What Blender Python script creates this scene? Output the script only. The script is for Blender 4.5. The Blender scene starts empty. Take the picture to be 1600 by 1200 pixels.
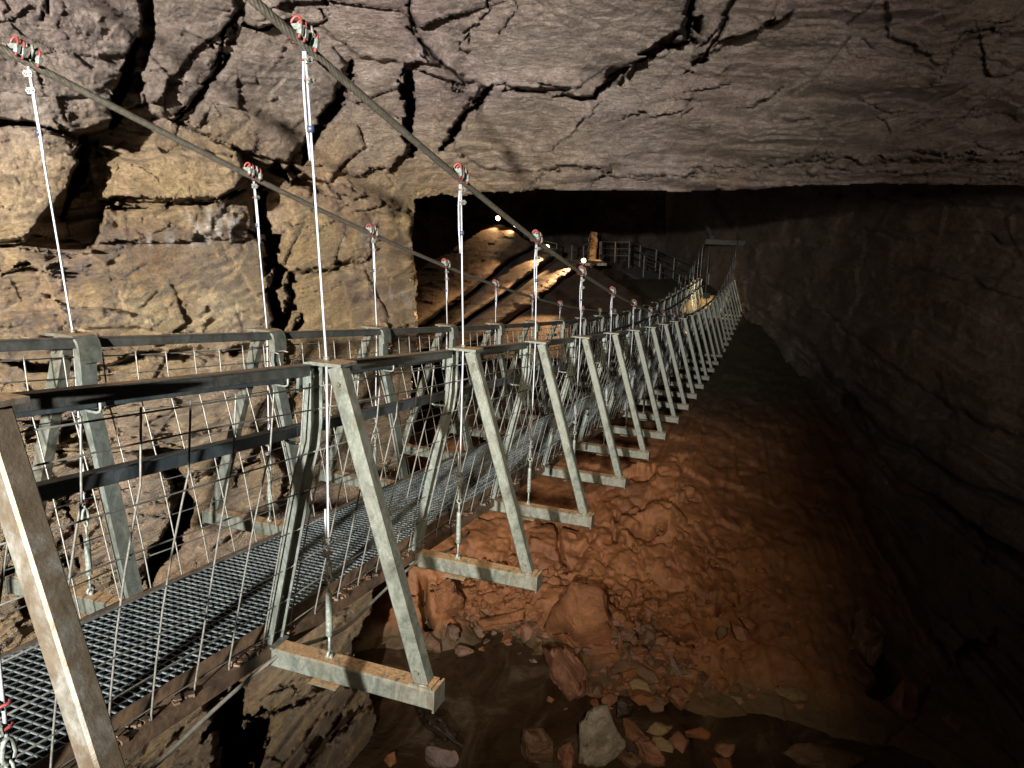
import bpy, math, random
import numpy as np
from mathutils import Vector, Matrix
random.seed(7)
S = bpy.context.scene
COL = S.collection

# ---------------------------------------------------------------- camera
F_PX, YAW, PIT, ROL = 1130.75, .347326, .2882675, .0070872
cy, sy, cp, sp = math.cos(YAW), math.sin(YAW), math.cos(PIT), math.sin(PIT)
FW = np.array([cy*cp, sy*cp, -sp]); R0 = np.array([sy, -cy, 0.]); U0 = np.cross(R0, FW)
RT = R0*math.cos(ROL)+U0*math.sin(ROL); UP = -R0*math.sin(ROL)+U0*math.cos(ROL)
cam = bpy.data.cameras.new('camera'); co = bpy.data.objects.new('camera', cam); COL.objects.link(co)
cam.sensor_width = 36; cam.lens = F_PX/1600*36; cam.clip_end = 300; cam.clip_start = .05
co.matrix_world = Matrix(((RT[0], UP[0], -FW[0], 0), (RT[1], UP[1], -FW[1], 0), (RT[2], UP[2], -FW[2], 0), (0, 0, 0, 1)))
S.camera = co

def ray(u, v):
    u = np.asarray(u, float); v = np.asarray(v, float)
    return FW+RT*((u-800)/F_PX)[..., None]+UP*((600-v)/F_PX)[..., None]
def at(u, v, t): return ray(u, v)*t
def at_z(u, v, z):
    d = ray(u, v); return d*(z/d[..., 2])[..., None] if d.ndim > 1 else d*(z/d[2])

# ---------------------------------------------------------------- noise
def h3(ix, iy, iz, s):
    h = (ix.astype(np.uint32)*np.uint32(374761393)+iy.astype(np.uint32)*np.uint32(668265263)
         + iz.astype(np.uint32)*np.uint32(2147483647)+np.uint32(s*1013904223 & 0xffffffff))
    h = (h ^ (h >> np.uint32(13)))*np.uint32(1274126177)
    h = h ^ (h >> np.uint32(16)); h = h*np.uint32(2246822519); h = h ^ (h >> np.uint32(15))
    return h.astype(np.float64)/4294967295.
def vn(P, s=0):
    i = np.floor(P).astype(np.int64); f = P-i; f = f*f*f*(f*(f*6-15)+10)
    r = 0
    for dx in (0, 1):
        wx = f[..., 0] if dx else 1-f[..., 0]
        for dy in (0, 1):
            wy = f[..., 1] if dy else 1-f[..., 1]
            for dz in (0, 1):
                wz = f[..., 2] if dz else 1-f[..., 2]
                r = r+wx*wy*wz*h3(i[..., 0]+dx, i[..., 1]+dy, i[..., 2]+dz, s)
    return r*2-1
def fbm(P, o=4, s=0, g=.5):
    a, t, n = 1., 0., 0.
    for k in range(o): t = t+a*vn(P*(2.03**k)+k*17.3, s+k); n += a; a *= g
    return t/n
def ridge(P, o=4, s=0, g=.5):
    a, t, n = 1., 0., 0.
    for k in range(o): t = t+a*(1-2*np.abs(vn(P*(2.07**k)+k*11.7, s+k))); n += a; a *= g
    return t/n
def facets(P, s=0, tilt=.6):
    """chiselled planes: every cell of a jittered lattice is a tilted plane; returns offset and edge distance"""
    i = np.floor(P).astype(np.int64); best = np.full(P.shape[:-1], 9.); sec = best.copy(); val = np.zeros_like(best)
    for dx in (-1, 0, 1):
        for dy in (-1, 0, 1):
            for dz in (-1, 0, 1):
                a, b, c = i[..., 0]+dx, i[..., 1]+dy, i[..., 2]+dz
                ox = P[..., 0]-(a+h3(a, b, c, s)); oy = P[..., 1]-(b+h3(a, b, c, s+1)); oz = P[..., 2]-(c+h3(a, b, c, s+2))
                d = ox*ox+oy*oy+oz*oz
                o = (h3(a, b, c, s+3)-.5)+tilt*((h3(a, b, c, s+4)-.5)*ox+(h3(a, b, c, s+5)-.5)*oy+(h3(a, b, c, s+6)-.5)*oz)*2
                m = d < best
                sec = np.where(m, best, np.minimum(sec, d)); val = np.where(m, o, val); best = np.where(m, d, best)
    return val, np.sqrt(sec)-np.sqrt(best)
def smooth(a, b, x):
    t = np.clip((x-a)/(b-a), 0, 1); return t*t*(3-2*t)
def blob(u, v, cu, cv, ru, rv): return np.exp(-(((u-cu)/ru)**2+((v-cv)/rv)**2))
def seg_dist(U, V, pts):
    """distance to a polyline, position along it (0..1)"""
    D = np.full(U.shape, 1e9); T = np.zeros(U.shape); n = len(pts)-1
    for k in range(n):
        (x0, y0), (x1, y1) = pts[k][:2], pts[k+1][:2]
        dx, dy = x1-x0, y1-y0; L = dx*dx+dy*dy+1e-9
        t = np.clip(((U-x0)*dx+(V-y0)*dy)/L, 0, 1)
        d = np.hypot(U-x0-t*dx, V-y0-t*dy); m = d < D
        D = np.where(m, d, D); T = np.where(m, (k+t)/n, T)
    return D, T
def poly_sd(U, V, pts):
    """signed distance, + inside"""
    D, _ = seg_dist(U, V, pts+[pts[0]]); ins = np.zeros(U.shape, bool)
    for k in range(len(pts)):
        (x0, y0), (x1, y1) = pts[k], pts[(k+1) % len(pts)]
        if y0 == y1: continue
        c = ((y0 > V) != (y1 > V)) & (U < (x1-x0)*(V-y0)/(y1-y0)+x0); ins ^= c
    return np.where(ins, D, -D)
def rbf(ctrl, U, V):
    c = np.array(ctrl, float); xy = c[:, :2]/400.; z = c[:, 2]
    d = np.hypot(xy[:, None, 0]-xy[None, :, 0], xy[:, None, 1]-xy[None, :, 1])
    n = len(c); A = np.zeros((n+3, n+3)); A[:n, :n] = d+np.eye(n)*-.01; A[:n, n] = 1; A[:n, n+1:] = xy; A[n, :n] = 1; A[n+1:, :n] = xy.T
    w = np.linalg.solve(A, np.concatenate([z, [0, 0, 0]]))
    r = w[n]+w[n+1]*U/400+w[n+2]*V/400
    for k in range(n): r = r+w[k]*np.hypot(U/400-xy[k, 0], V/400-xy[k, 1])
    return r

# ---------------------------------------------------------------- materials
def mat(name):
    m = bpy.data.materials.new(name); m.use_nodes = True
    nt = m.node_tree; b = nt.nodes['Principled BSDF']; return m, nt, b
def nd(nt, typ, **k):
    n = nt.nodes.new(typ)
    for a, b in k.items():
        if a in ('op', 'operation'): n.operation = b
        elif a == 'blend': n.blend_type = b
        elif hasattr(n, a) and not a.startswith('i_'): setattr(n, a, b)
    return n
def lk(nt, a, b): nt.links.new(a, b)
def noise(nt, scale, detail=6, rough=.6, vec=None, stretch=None, dist=0):
    n = nt.nodes.new('ShaderNodeTexNoise'); n.inputs['Scale'].default_value = scale; n.inputs['Detail'].default_value = detail
    n.inputs['Roughness'].default_value = rough; n.inputs['Distortion'].default_value = dist
    src = vec
    if src is None:
        g = nt.nodes.new('ShaderNodeTexCoord'); src = g.outputs['Object']
    if stretch:
        mp = nt.nodes.new('ShaderNodeMapping'); mp.inputs['Scale'].default_value = stretch; lk(nt, src, mp.inputs['Vector']); src = mp.outputs['Vector']
    lk(nt, src, n.inputs['Vector']); return n.outputs['Fac']
def ramp(nt, fac, stops):
    r = nt.nodes.new('ShaderNodeValToRGB'); e = r.color_ramp.elements
    while len(e) < len(stops): e.new(.5)
    for k, (p, c) in enumerate(stops):
        e[k].position = p; e[k].color = (*c, 1) if len(c) == 3 else c
    lk(nt, fac, r.inputs['Fac']); return r.outputs['Color']
def mix(nt, fac, a, b, blend='MIX'):
    m = nt.nodes.new('ShaderNodeMix'); m.data_type = 'RGBA'; m.blend_type = blend
    for sock, x in ((m.inputs[0], fac), (m.inputs[6], a), (m.inputs[7], b)):
        if hasattr(x, 'links') or hasattr(x, 'is_linked'): lk(nt, x, sock)
        elif isinstance(x, (int, float)): sock.default_value = x
        else: sock.default_value = (*x, 1)
    return m.outputs[2]
def mth(nt, op, a, b=0.):
    m = nt.nodes.new('ShaderNodeMath'); m.operation = op
    for k, x in enumerate((a, b)):
        if isinstance(x, (int, float)): m.inputs[k].default_value = x
        else: lk(nt, x, m.inputs[k])
    return m.outputs[0]
def bump(nt, b, h, strength, dist):
    n = nt.nodes.new('ShaderNodeBump'); n.inputs['Strength'].default_value = strength; n.inputs['Distance'].default_value = dist
    lk(nt, h, n.inputs['Height']); lk(nt, n.outputs['Normal'], b.inputs['Normal'])
def maprange(nt, x, a, b, c=0., d=1.):
    m = nt.nodes.new('ShaderNodeMapRange'); lk(nt, x, m.inputs[0])
    for k, q in enumerate((a, b, c, d)): m.inputs[k+1].default_value = q
    return m.outputs[0]

def m_rock(name, wet=False):
    m, nt, b = mat(name)
    at_ = nt.nodes.new('ShaderNodeVertexColor'); at_.layer_name = 'tint'          # mineral colour of each bed
    n1 = noise(nt, .9, 5, .6); n2 = noise(nt, 7, 8, .7, dist=.3); n3 = noise(nt, 38, 6, .7)
    c = mix(nt, .42, at_.outputs['Color'], ramp(nt, n1, [(.3, (.13, .088, .05)), (.5, (.26, .2, .145)), (.72, (.4, .34, .3))]))
    c = mix(nt, 1., c, ramp(nt, n2, [(.25, (.42, .38, .33)), (.5, (.95, .92, .88)), (.72, (1.4, 1.38, 1.35))]), 'MULTIPLY')
    c = mix(nt, .75, c, ramp(nt, n3, [(.3, (.4, .37, .34)), (.6, (1.3, 1.3, 1.3))]), 'MULTIPLY')
    lk(nt, c, b.inputs['Base Color'])
    lk(nt, maprange(nt, mth(nt, 'ADD', mth(nt, 'MULTIPLY', at_.outputs['Alpha'], -1.), n2), -.9, .6, .2, .8), b.inputs['Roughness'])
    h = mth(nt, 'ADD', mth(nt, 'MULTIPLY', noise(nt, 13, 10, .8, stretch=(1, 1, 2.3), dist=.25), .62), mth(nt, 'MULTIPLY', noise(nt, 5, 8, .7, stretch=(1, 1, 7), dist=.4), .45))
    vo = nt.nodes.new('ShaderNodeTexVoronoi'); vo.inputs['Scale'].default_value = 13; vo.inputs['Randomness'].default_value = 1
    g = nt.nodes.new('ShaderNodeTexCoord'); mp = nt.nodes.new('ShaderNodeMapping'); mp.inputs['Scale'].default_value = (1, 1, 1.7); nz = nt.nodes.new('ShaderNodeTexNoise'); nz.inputs['Scale'].default_value = 6; nz.inputs['Detail'].default_value = 5
    lk(nt, g.outputs['Object'], mp.inputs[0]); lk(nt, g.outputs['Object'], nz.inputs['Vector']); av = nt.nodes.new('ShaderNodeVectorMath'); av.operation = 'MULTIPLY_ADD'; av.inputs[1].default_value = (.25, .25, .25)
    lk(nt, nz.outputs['Color'], av.inputs[0]); lk(nt, mp.outputs[0], av.inputs[2]); lk(nt, av.outputs[0], vo.inputs['Vector'])
    h = mth(nt, 'ADD', h, mth(nt, 'MULTIPLY', vo.outputs['Distance'], .12))
    bump(nt, b, h, 1., .17)
    return m
def m_mud():
    m, nt, b = mat('orange_mud')
    n1 = noise(nt, .7, 5, .6); n2 = noise(nt, 5, 7, .7)
    c = ramp(nt, n1, [(.3, (.19, .072, .024)), (.55, (.3, .122, .043)), (.75, (.35, .165, .07))])
    c = mix(nt, .7, c, ramp(nt, n2, [(.3, (.5, .45, .42)), (.65, (1.15, 1.15, 1.15))]), 'MULTIPLY')
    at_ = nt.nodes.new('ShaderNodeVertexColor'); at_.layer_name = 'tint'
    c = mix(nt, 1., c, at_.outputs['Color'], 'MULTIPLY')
    lk(nt, c, b.inputs['Base Color'])
    lk(nt, maprange(nt, n2, .3, .7, .45, .85), b.inputs['Roughness'])
    bump(nt, b, mth(nt, 'ADD', mth(nt, 'MULTIPLY', noise(nt, 6, 9, .72, dist=.6), .8), mth(nt, 'MULTIPLY', noise(nt, 40, 5, .7), .2)), .6, .05)
    return m
def m_boulder(name, lo, hi, rough=.7):
    m, nt, b = mat(name)
    n1 = noise(nt, 4, 6, .65); n2 = noise(nt, 25, 6, .7)
    c = ramp(nt, n1, [(.3, lo), (.7, hi)]); c = mix(nt, .6, c, ramp(nt, n2, [(.3, (.5, .5, .5)), (.65, (1.2, 1.2, 1.2))]), 'MULTIPLY')
    lk(nt, c, b.inputs['Base Color']); b.inputs['Roughness'].default_value = rough
    bump(nt, b, mth(nt, 'ADD', mth(nt, 'MULTIPLY', noise(nt, 9, 8, .7, stretch=(1, 1, 2.2)), .8), mth(nt, 'MULTIPLY', n2, .3)), .9, .04)
    return m
def m_galv(name, base=.42, dirt=.5, mud_top=True, metal=.55, rough=.5, cast=(1, 1, 1)):
    m, nt, b = mat(name)
    n1 = noise(nt, 16, 6, .72, stretch=(1, 1, .55), dist=.8); n2 = noise(nt, 70, 4, .6)
    g = base
    c = ramp(nt, n1, [(.28, (g*.5, g*.58, g*.5)), (.5, (g, g*1.05, g*.93)), (.72, (g*1.5, g*1.55, g*1.4))])
    c = mix(nt, .35, c, ramp(nt, n2, [(.35, (.6, .6, .6)), (.6, (1.1, 1.1, 1.1))]), 'MULTIPLY')
    c = mix(nt, 1., c, cast, 'MULTIPLY')
    # brown cave dirt in blotches
    nb = noise(nt, 5.5, 6, .7)
    c = mix(nt, maprange(nt, nb, .5 if dirt < 1 else .25, .72 if dirt < 1 else .5, 0, min(dirt, .85)), c, (.085, .056, .03))
    ro = maprange(nt, n1, .3, .7, rough-.12, rough+.15)
    if mud_top:
        ge = nt.nodes.new('ShaderNodeNewGeometry'); sx = nt.nodes.new('ShaderNodeSeparateXYZ'); lk(nt, ge.outputs['True Normal'], sx.inputs[0])
        f = mth(nt, 'MULTIPLY', maprange(nt, sx.outputs['Z'], .75, .92), maprange(nt, noise(nt, 22, 6, .7), .33, .45))
        c = mix(nt, f, c, ramp(nt, n2, [(.3, (.13, .075, .035)), (.7, (.3, .19, .095))]))
        mt = mth(nt, 'MULTIPLY', mth(nt, 'SUBTRACT', 1., f), metal); lk(nt, mt, b.inputs['Metallic'])
    else: b.inputs['Metallic'].default_value = metal
    lk(nt, c, b.inputs['Base Color']); lk(nt, ro, b.inputs['Roughness'])
    bump(nt, b, noise(nt, 60, 5, .7), .35, .004)
    return m
def m_plain(name, c, rough=.5, metal=0., nscale=40, var=.35, b_d=.002):
    m, nt, b = mat(name)
    n = noise(nt, nscale, 5, .65)
    lk(nt, ramp(nt, n, [(.3, tuple(x*(1-var) for x in c)), (.7, tuple(min(1, x*(1+var)) for x in c))]), b.inputs['Base Color'])
    b.inputs['Roughness'].default_value = rough; b.inputs['Metallic'].default_value = metal
    bump(nt, b, n, .5, b_d); return m
def m_emit(name, c, s):
    m, nt, b = mat(name); b.inputs['Emission Color'].default_value = (*c, 1); b.inputs['Emission Strength'].default_value = s
    b.inputs['Base Color'].default_value = (*c, 1); return m

ROCK = m_rock('layered_cave_rock'); MUD = m_mud()
GALV = m_galv('galvanised_steel', .1, .75, cast=(.97, 1.0, .92)); GALVB = m_galv('mud_stained_steel', .2, 1.)
GALV2 = m_galv('galvanised_channel', .125, .35, False, .6, .42, (.94, 1, .98))
RAIL = m_galv('weathered_rail_steel', .045, .5, True, .35, .5)
POLE = m_galv('dark_blue_grey_rail', .035, .15, False, .3, .45, (.8, 1, 1.25))
GRATE = m_galv('grating_steel', .14, .15, False, .6, .45, (.9, 1, 1.14))
STRG = m_plain('muddy_brown_beam', (.06, .037, .02), .6, .1, 12, .7, .01)
ROPE = m_plain('bright_wire_rope', (.26, .27, .285), .4, .35, 200, .25)
CABLE = m_plain('greased_strand_cable', (.14, .125, .095), .45, .5, 60, .45)
WIRE = m_plain('mesh_wire', (.12, .117, .1), .5, .5, 60, .4)
CLIP = m_plain('pale_zinc_clip', (.12, .135, .115), .55, .3, 80, .5)
RED = m_plain('red_painted_bolt', (.13, .02, .016), .55, 0., 60, .6)
TAPE = m_plain('dark_tape', (.02, .025, .05), .5)
LAMPG = m_plain('black_lamp_housing', (.03, .03, .03), .5)
DARKST = m_galv('dim_walkway_steel', .1, .4, False, .4, .5)

# ---------------------------------------------------------------- mesh helpers
def tag(o, label=None, cat=None, group=None, kind=None):
    if label: o['label'] = label
    if cat: o['category'] = cat
    if group: o['group'] = group
    if kind: o['kind'] = kind
    return o
def link(name, data, parent=None, mats=()):
    o = bpy.data.objects.new(name, data); COL.objects.link(o)
    if parent is not None:
        o.parent = parent; o.matrix_parent_inverse = Matrix.Translation(-Vector(ROOTLOC.get(parent.name, (0, 0, 0))))
    return o
ROOTLOC = {}
def empty(name, loc):
    o = bpy.data.objects.new(name, None); COL.objects.link(o); o.location = loc; ROOTLOC[o.name] = tuple(loc); o.empty_display_size = .2
    return o
class MB:
    def __init__(s): s.v = []; s.f = []; s.mi = []; s.sm = []
    def add(s, vs, fs, mi=0, sm=False):
        b = len(s.v); s.v.extend([tuple(map(float, p)) for p in vs])
        for f in fs: s.f.append(tuple(b+i for i in f)); s.mi.append(mi); s.sm.append(sm)
    def box(s, c, d, mi=0, R=None, ch=0.):
        """box centred c, full size d, rotation matrix columns R"""
        hx, hy, hz = d[0]/2, d[1]/2, d[2]/2
        s.prism([(-hx, -hy), (hx, -hy), (hx, hy), (-hx, hy)], c, hz, R, mi, ch)
    def prism(s, prof, c, hz, R=None, mi=0, ch=0.):
        R = np.eye(3) if R is None else R; c = np.array(c, float)
        if ch: prof = cham(prof, ch)
        n = len(prof)
        vs = [c+R@np.array([x, y, z]) for z in (-hz, hz) for x, y in prof]
        s.add(vs, [tuple(range(n))[::-1], tuple(range(n, 2*n))]+[(i, (i+1) % n, n+(i+1) % n, n+i) for i in range(n)], mi)
    def beam(s, p0, p1, w, h, up=(0, 0, 1), mi=0, ch=.003):
        """rectangular bar from p0 to p1; w across, h along up"""
        p0 = np.array(p0, float); p1 = np.array(p1, float); z = p1-p0; L = np.linalg.norm(z); z /= L
        y = np.array(up, float); y = y-z*(y@z); y /= np.linalg.norm(y); x = np.cross(y, z)
        s.prism([(-w/2, -h/2), (w/2, -h/2), (w/2, h/2), (-w/2, h/2)], (p0+p1)/2, L/2, np.column_stack([x, y, z]), mi, ch)
    def sweep(s, prof, pts, side, mi=0, sm=False, cap=True, closed=True):
        """sweep a 2-D profile (a along side, b along normal) through pts with constant side axis"""
        pts = [np.array(p, float) for p in pts]; side = np.array(side, float); n = len(prof); vs = []
        for k, p in enumerate(pts):
            a = pts[min(k+1, len(pts)-1)]-p; b = p-pts[max(k-1, 0)]
            a = a/(np.linalg.norm(a)+1e-12); b = b/(np.linalg.norm(b)+1e-12); t = a+b; t /= np.linalg.norm(t)
            nn = np.cross(t, side); nn /= np.linalg.norm(nn)
            ref = a if k < len(pts)-1 else b
            if np.linalg.norm(a) < .5: ref = b
            cs = max(.4, abs(ref@t)); vs += [p+side*x+nn*y/cs for x, y in prof]
        fs = []
        for k in range(len(pts)-1):
            for i in range(n): j = (i+1) % n; fs.append((k*n+i, k*n+j, (k+1)*n+j, (k+1)*n+i))
        if cap: fs += [tuple(range(n))[::-1], tuple(range((len(pts)-1)*n, len(pts)*n))]
        s.add(vs, fs, mi, sm)
    def tube(s, pts, r, seg=6, mi=0, cap=True):
        pts = [np.array(p, float) for p in pts]; vs = []; m = len(pts); ref = None
        rr = r if hasattr(r, '__len__') else [r]*m
        for k, p in enumerate(pts):
            t = pts[min(k+1, m-1)]-pts[max(k-1, 0)]; t /= np.linalg.norm(t)+1e-12
            if ref is None:
                ref = np.cross(t, (0, 0, 1)); 
                if np.linalg.norm(ref) < .1: ref = np.cross(t, (1, 0, 0))
            ref = ref-t*(ref@t); ref /= np.linalg.norm(ref); q = np.cross(t, ref)
            vs += [p+rr[k]*(math.cos(2*math.pi*i/seg)*ref+math.sin(2*math.pi*i/seg)*q) for i in range(seg)]
        fs = [(k*seg+i, k*seg+(i+1) % seg, (k+1)*seg+(i+1) % seg, (k+1)*seg+i) for k in range(m-1) for i in range(seg)]
        if cap: fs += [tuple(range(seg))[::-1], tuple(range((m-1)*seg, m*seg))]
        s.add(vs, fs, mi, True)
    def data(s, name, mats):
        me = bpy.data.meshes.new(name); me.from_pydata(s.v, [], s.f)
        for m in mats: me.materials.append(m)
        me.polygons.foreach_set('material_index', s.mi); me.polygons.foreach_set('use_smooth', s.sm)
        me.validate(); me.update(); return me
    def build(s, name, mats, parent=None):
        mats = mats if isinstance(mats, (list, tuple)) else [mats]
        return link(name, s.data(name, mats), parent)
def cham(p, c):
    out = []; n = len(p)
    for k in range(n):
        a = np.array(p[k-1], float); b = np.array(p[k], float); d = np.array(p[(k+1) % n], float)
        e = a-b; g = d-b; c1 = min(c, np.linalg.norm(e)*.4, np.linalg.norm(g)*.4)
        out += [tuple(b+e/np.linalg.norm(e)*c1), tuple(b+g/np.linalg.norm(g)*c1)]
    return out
def grid_mesh(name, P, mask, material, tint=None, kind='structure', smooth_=True, flip=False):
    """P (n,m,3); mask (n-1,m-1) faces kept"""
    n, m = P.shape[:2]
    ii, jj = np.nonzero(mask if mask is not None else np.ones((n-1, m-1), bool))
    q = np.stack([ii*m+jj, ii*m+jj+1, (ii+1)*m+jj+1, (ii+1)*m+jj], 1)
    if flip: q = q[:, ::-1]
    used = np.unique(q); mp = np.full(n*m, -1, np.int64); mp[used] = np.arange(len(used)); q = mp[q]
    V = P.reshape(-1, 3)[used]
    me = bpy.data.meshes.new(name); me.vertices.add(len(V)); me.vertices.foreach_set('co', V.astype(np.float32).ravel())
    me.loops.add(q.size); me.loops.foreach_set('vertex_index', q.astype(np.int32).ravel())
    me.polygons.add(len(q)); me.polygons.foreach_set('loop_start', np.arange(0, q.size, 4, dtype=np.int32))
    me.polygons.foreach_set('use_smooth', np.full(len(q), smooth_))
    me.update(calc_edges=True); me.materials.append(material)
    if tint is not None:
        ca = me.color_attributes.new('tint', 'FLOAT_COLOR', 'POINT'); ca.data.foreach_set('color', tint.reshape(-1, 4)[used].astype(np.float32).ravel())
    o = link(name, me)
    if kind: o['kind'] = kind
    return o
def axis(parts):
    out = []
    for a, b, s in parts: out.append(np.arange(a, b, s))
    out.append([parts[-1][1]]); return np.concatenate(out)

# ================================================================ CAVE
# --- opening under the overhang, as seen along the sight lines from the bridge
OPEN = [(646, 312), (652, 330), (647, 370), (651, 430), (655, 512), (650, 570), (640, 650), (622, 750), (600, 860), (586, 915), (583, 950), (552, 1010), (560, 1048),
        (588, 1100), (590, 1130), (575, 1165), (590, 1200), (600, 1300), (620, 2000), (2600, 2000), (2600, 310), (1900, 296), (1600, 291), (1450, 288), (1320, 289), (1270, 291), (1180, 297),
        (1120, 298), (1050, 300), (1000, 298), (930, 299), (860, 297), (800, 300), (762, 300), (735, 304), (712, 310), (690, 303), (668, 308)]
def wall():
    us = axis([(-900, -40, 16), (-40, 1640, 2.1), (1640, 2500, 22)]); vs_ = axis([(-700, -30, 14), (-30, 1230, 2.1), (1230, 1800, 16)])
    U, V = np.meshgrid(us, vs_); d = ray(U, V)
    fine = (U > -45) & (U < 1645) & (V > -35) & (V < 1235)
    # two great surfaces: the left wall beside the bridge and the sloping roof that comes down to the lip
    ty = 5.15/np.maximum(d[..., 1]+.0*d[..., 0], .02)
    n = np.array([.575, -.02, .818]); q = np.array([12.6, 0., -.38]); lip = np.array([.0, 0, 0])
    # roof plane passes (9.9,5.1,-.38) and (13.6,-4,-.38)
    e1 = np.array([13.6-9.9, -4-5.1, .02]); e2 = np.array([-1., -.35, .62]); nn = np.cross(e1, e2); nn /= np.linalg.norm(nn)
    tc = (nn@np.array([9.9, 5.1, -.38]))/np.where(np.abs(d@nn) < 1e-3, 1e-3, d@nn); tc = np.where(tc <= 0, 60, tc)
    k = 1.2; t = -np.log(np.exp(-k*np.minimum(ty, 60))+np.exp(-k*np.minimum(tc, 60)))/k
    t = np.clip(t, 2.5, 40)
    P = d*t[..., None]
    wu = U+8*fbm(P*2.2, 3, 50)+3*vn(P*9, 51); wv = V+8*fbm(P*2.2+9, 3, 52)+3*vn(P*9, 53); wu2 = U+13*fbm(P*2.5, 4, 54, .65); wv2 = V+13*fbm(P*2.5+9, 4, 55, .65)   # ragged edges
    Pw = P+.10*np.stack([fbm(P*1.1, 3, 70), fbm(P*1.1, 3, 71), fbm(P*1.1, 3, 72)], -1)
    f1, e1_ = facets(Pw*np.array([.8, .8, 1.3]), 100, 1.6); f2, e2_ = facets(Pw*np.array([2.2, 2.2, 4.8]), 200, 1.5); f3, e3_ = facets(Pw*np.array([6., 6., 12.]), 300, 1.4)
    wu = wu+4*f2+2*f3; wv = wv-4*f2+2*f3; wu2 = U+9*fbm(P*1.5, 3, 54)+8*f2+2.5*f3; wv2 = V+9*fbm(P*1.5+9, 3, 55)-8*f2+2.5*f3
    # ---- blocks: polygons that stand proud (+) or sit back (-)
    B = [([(-300, -300), (215, -300), (217, 60), (196, 105), (180, 150), (170, 205), (120, 214), (0, 182), (-300, 170)], .42, 9),
         ([(240, -300), (365, -300), (368, 30), (346, 95), (325, 125), (272, 190), (235, 190), (215, 150), (232, 70)], .22, 9),
         ([(352, 100), (400, 62), (520, 70), (545, 105), (515, 165), (480, 215), (455, 250), (395, 245), (290, 190), (330, 130)], .36, 8),
         ([(560, 112), (628, 98), (634, 150), (637, 238), (610, 262), (560, 270), (470, 262), (500, 215), (525, 180), (545, 150)], .3, 6),
         ([(690, 130), (745, 130), (725, 172), (694, 230), (683, 215)], .12, 5),
         ([(762, 138), (930, 155), (1075, 178), (1160, 196), (1175, 262), (845, 266), (760, 262), (706, 236), (745, 180)], .16, 7),
         ([(622, -300), (640, 30), (690, 108), (720, 128), (830, 138), (928, 150), (1000, 95), (1040, 72), (1078, 60), (1085, -300)], .5, 7),
         ([(380, -300), (612, -300), (640, 40), (680, 105), (625, 95), (560, 88), (500, 40), (440, 25), (380, 40)], .28, 10),
         ([(852, 272), (1000, 271), (1150, 266), (1250, 258), (1500, 262), (1800, 255), (1900, 310), (780, 320)], .2, 4),
         ([(140, 228), (370, 240), (397, 270), (385, 296), (340, 312), (250, 316), (150, 313), (133, 262)], .42, 10),
         ([(-300, 186), (60, 200), (134, 222), (128, 258), (108, 295), (70, 340), (40, 378), (-300, 385)], .4, 12),
         ([(168, 322), (320, 322), (388, 300), (398, 345), (412, 420), (420, 505), (380, 530), (100, 510), (60, 420), (140, 385)], .28, 8),
         ([(175, 322), (385, 305), (393, 372), (200, 384)], .07, 4),
         ([(430, 262), (640, 330), (646, 390), (652, 515), (470, 512), (462, 430), (440, 380)], .14, 6),
         ([(440, 300), (560, 320), (588, 350), (580, 395), (520, 418), (440, 422)], .12, 5),
         ([(585, 345), (640, 350), (645, 390), (650, 512), (590, 515), (560, 420)], .08, 4),
         ([(-300, 640), (260, 610), (430, 600), (450, 660), (240, 690), (-300, 720)], .25, 9),
         ([(150, 722), (200, 712), (246, 728), (272, 765), (262, 830), (222, 900), (140, 915), (105, 800)], .45, 10),
         ([(262, 720), (400, 690), (450, 740), (440, 800), (330, 860), (296, 850), (300, 780)], .3, 9),
         ([(430, 975), (470, 940), (592, 880), (588, 950), (545, 1030), (470, 1085), (400, 1100), (395, 1040)], .4, 7),
         ([(400, 1120), (470, 1095), (540, 1058), (560, 1080), (500, 1130), (440, 1190), (400, 1250)], .35, 6),
         ([(520, 1150), (588, 1100), (592, 1140), (580, 1200), (500, 1260)], .5, 6),
         ([(265, 1085), (312, 1070), (332, 1130), (330, 1260), (250, 1260)], .4, 7),
         ([(1090, -300), (1235, -300), (1240, 20), (1150, 60), (1085, 100)], .22, 7),
         ([(1480, 100), (1510, 52), (1800, 30), (1800, -300), (1560, -300), (1300, -300), (1400, 60)], .15, 8),
         ]
    dt = np.zeros(U.shape)
    rb = random.Random(21)
    for pts, a, w in B:
        sd = poly_sd(wu, wv, pts); wgt = smooth(-w*.15, w*.4, sd)
        cx = np.mean([p[0] for p in pts]); cyy = np.mean([p[1] for p in pts]); gx = rb.uniform(-.0012, .0018); gy = rb.uniform(-.0015, .0012)
        dt -= wgt*(a*.9+gx*np.clip(wu-cx, -120, 120)+gy*np.clip(wv-cyy, -90, 90))
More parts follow.
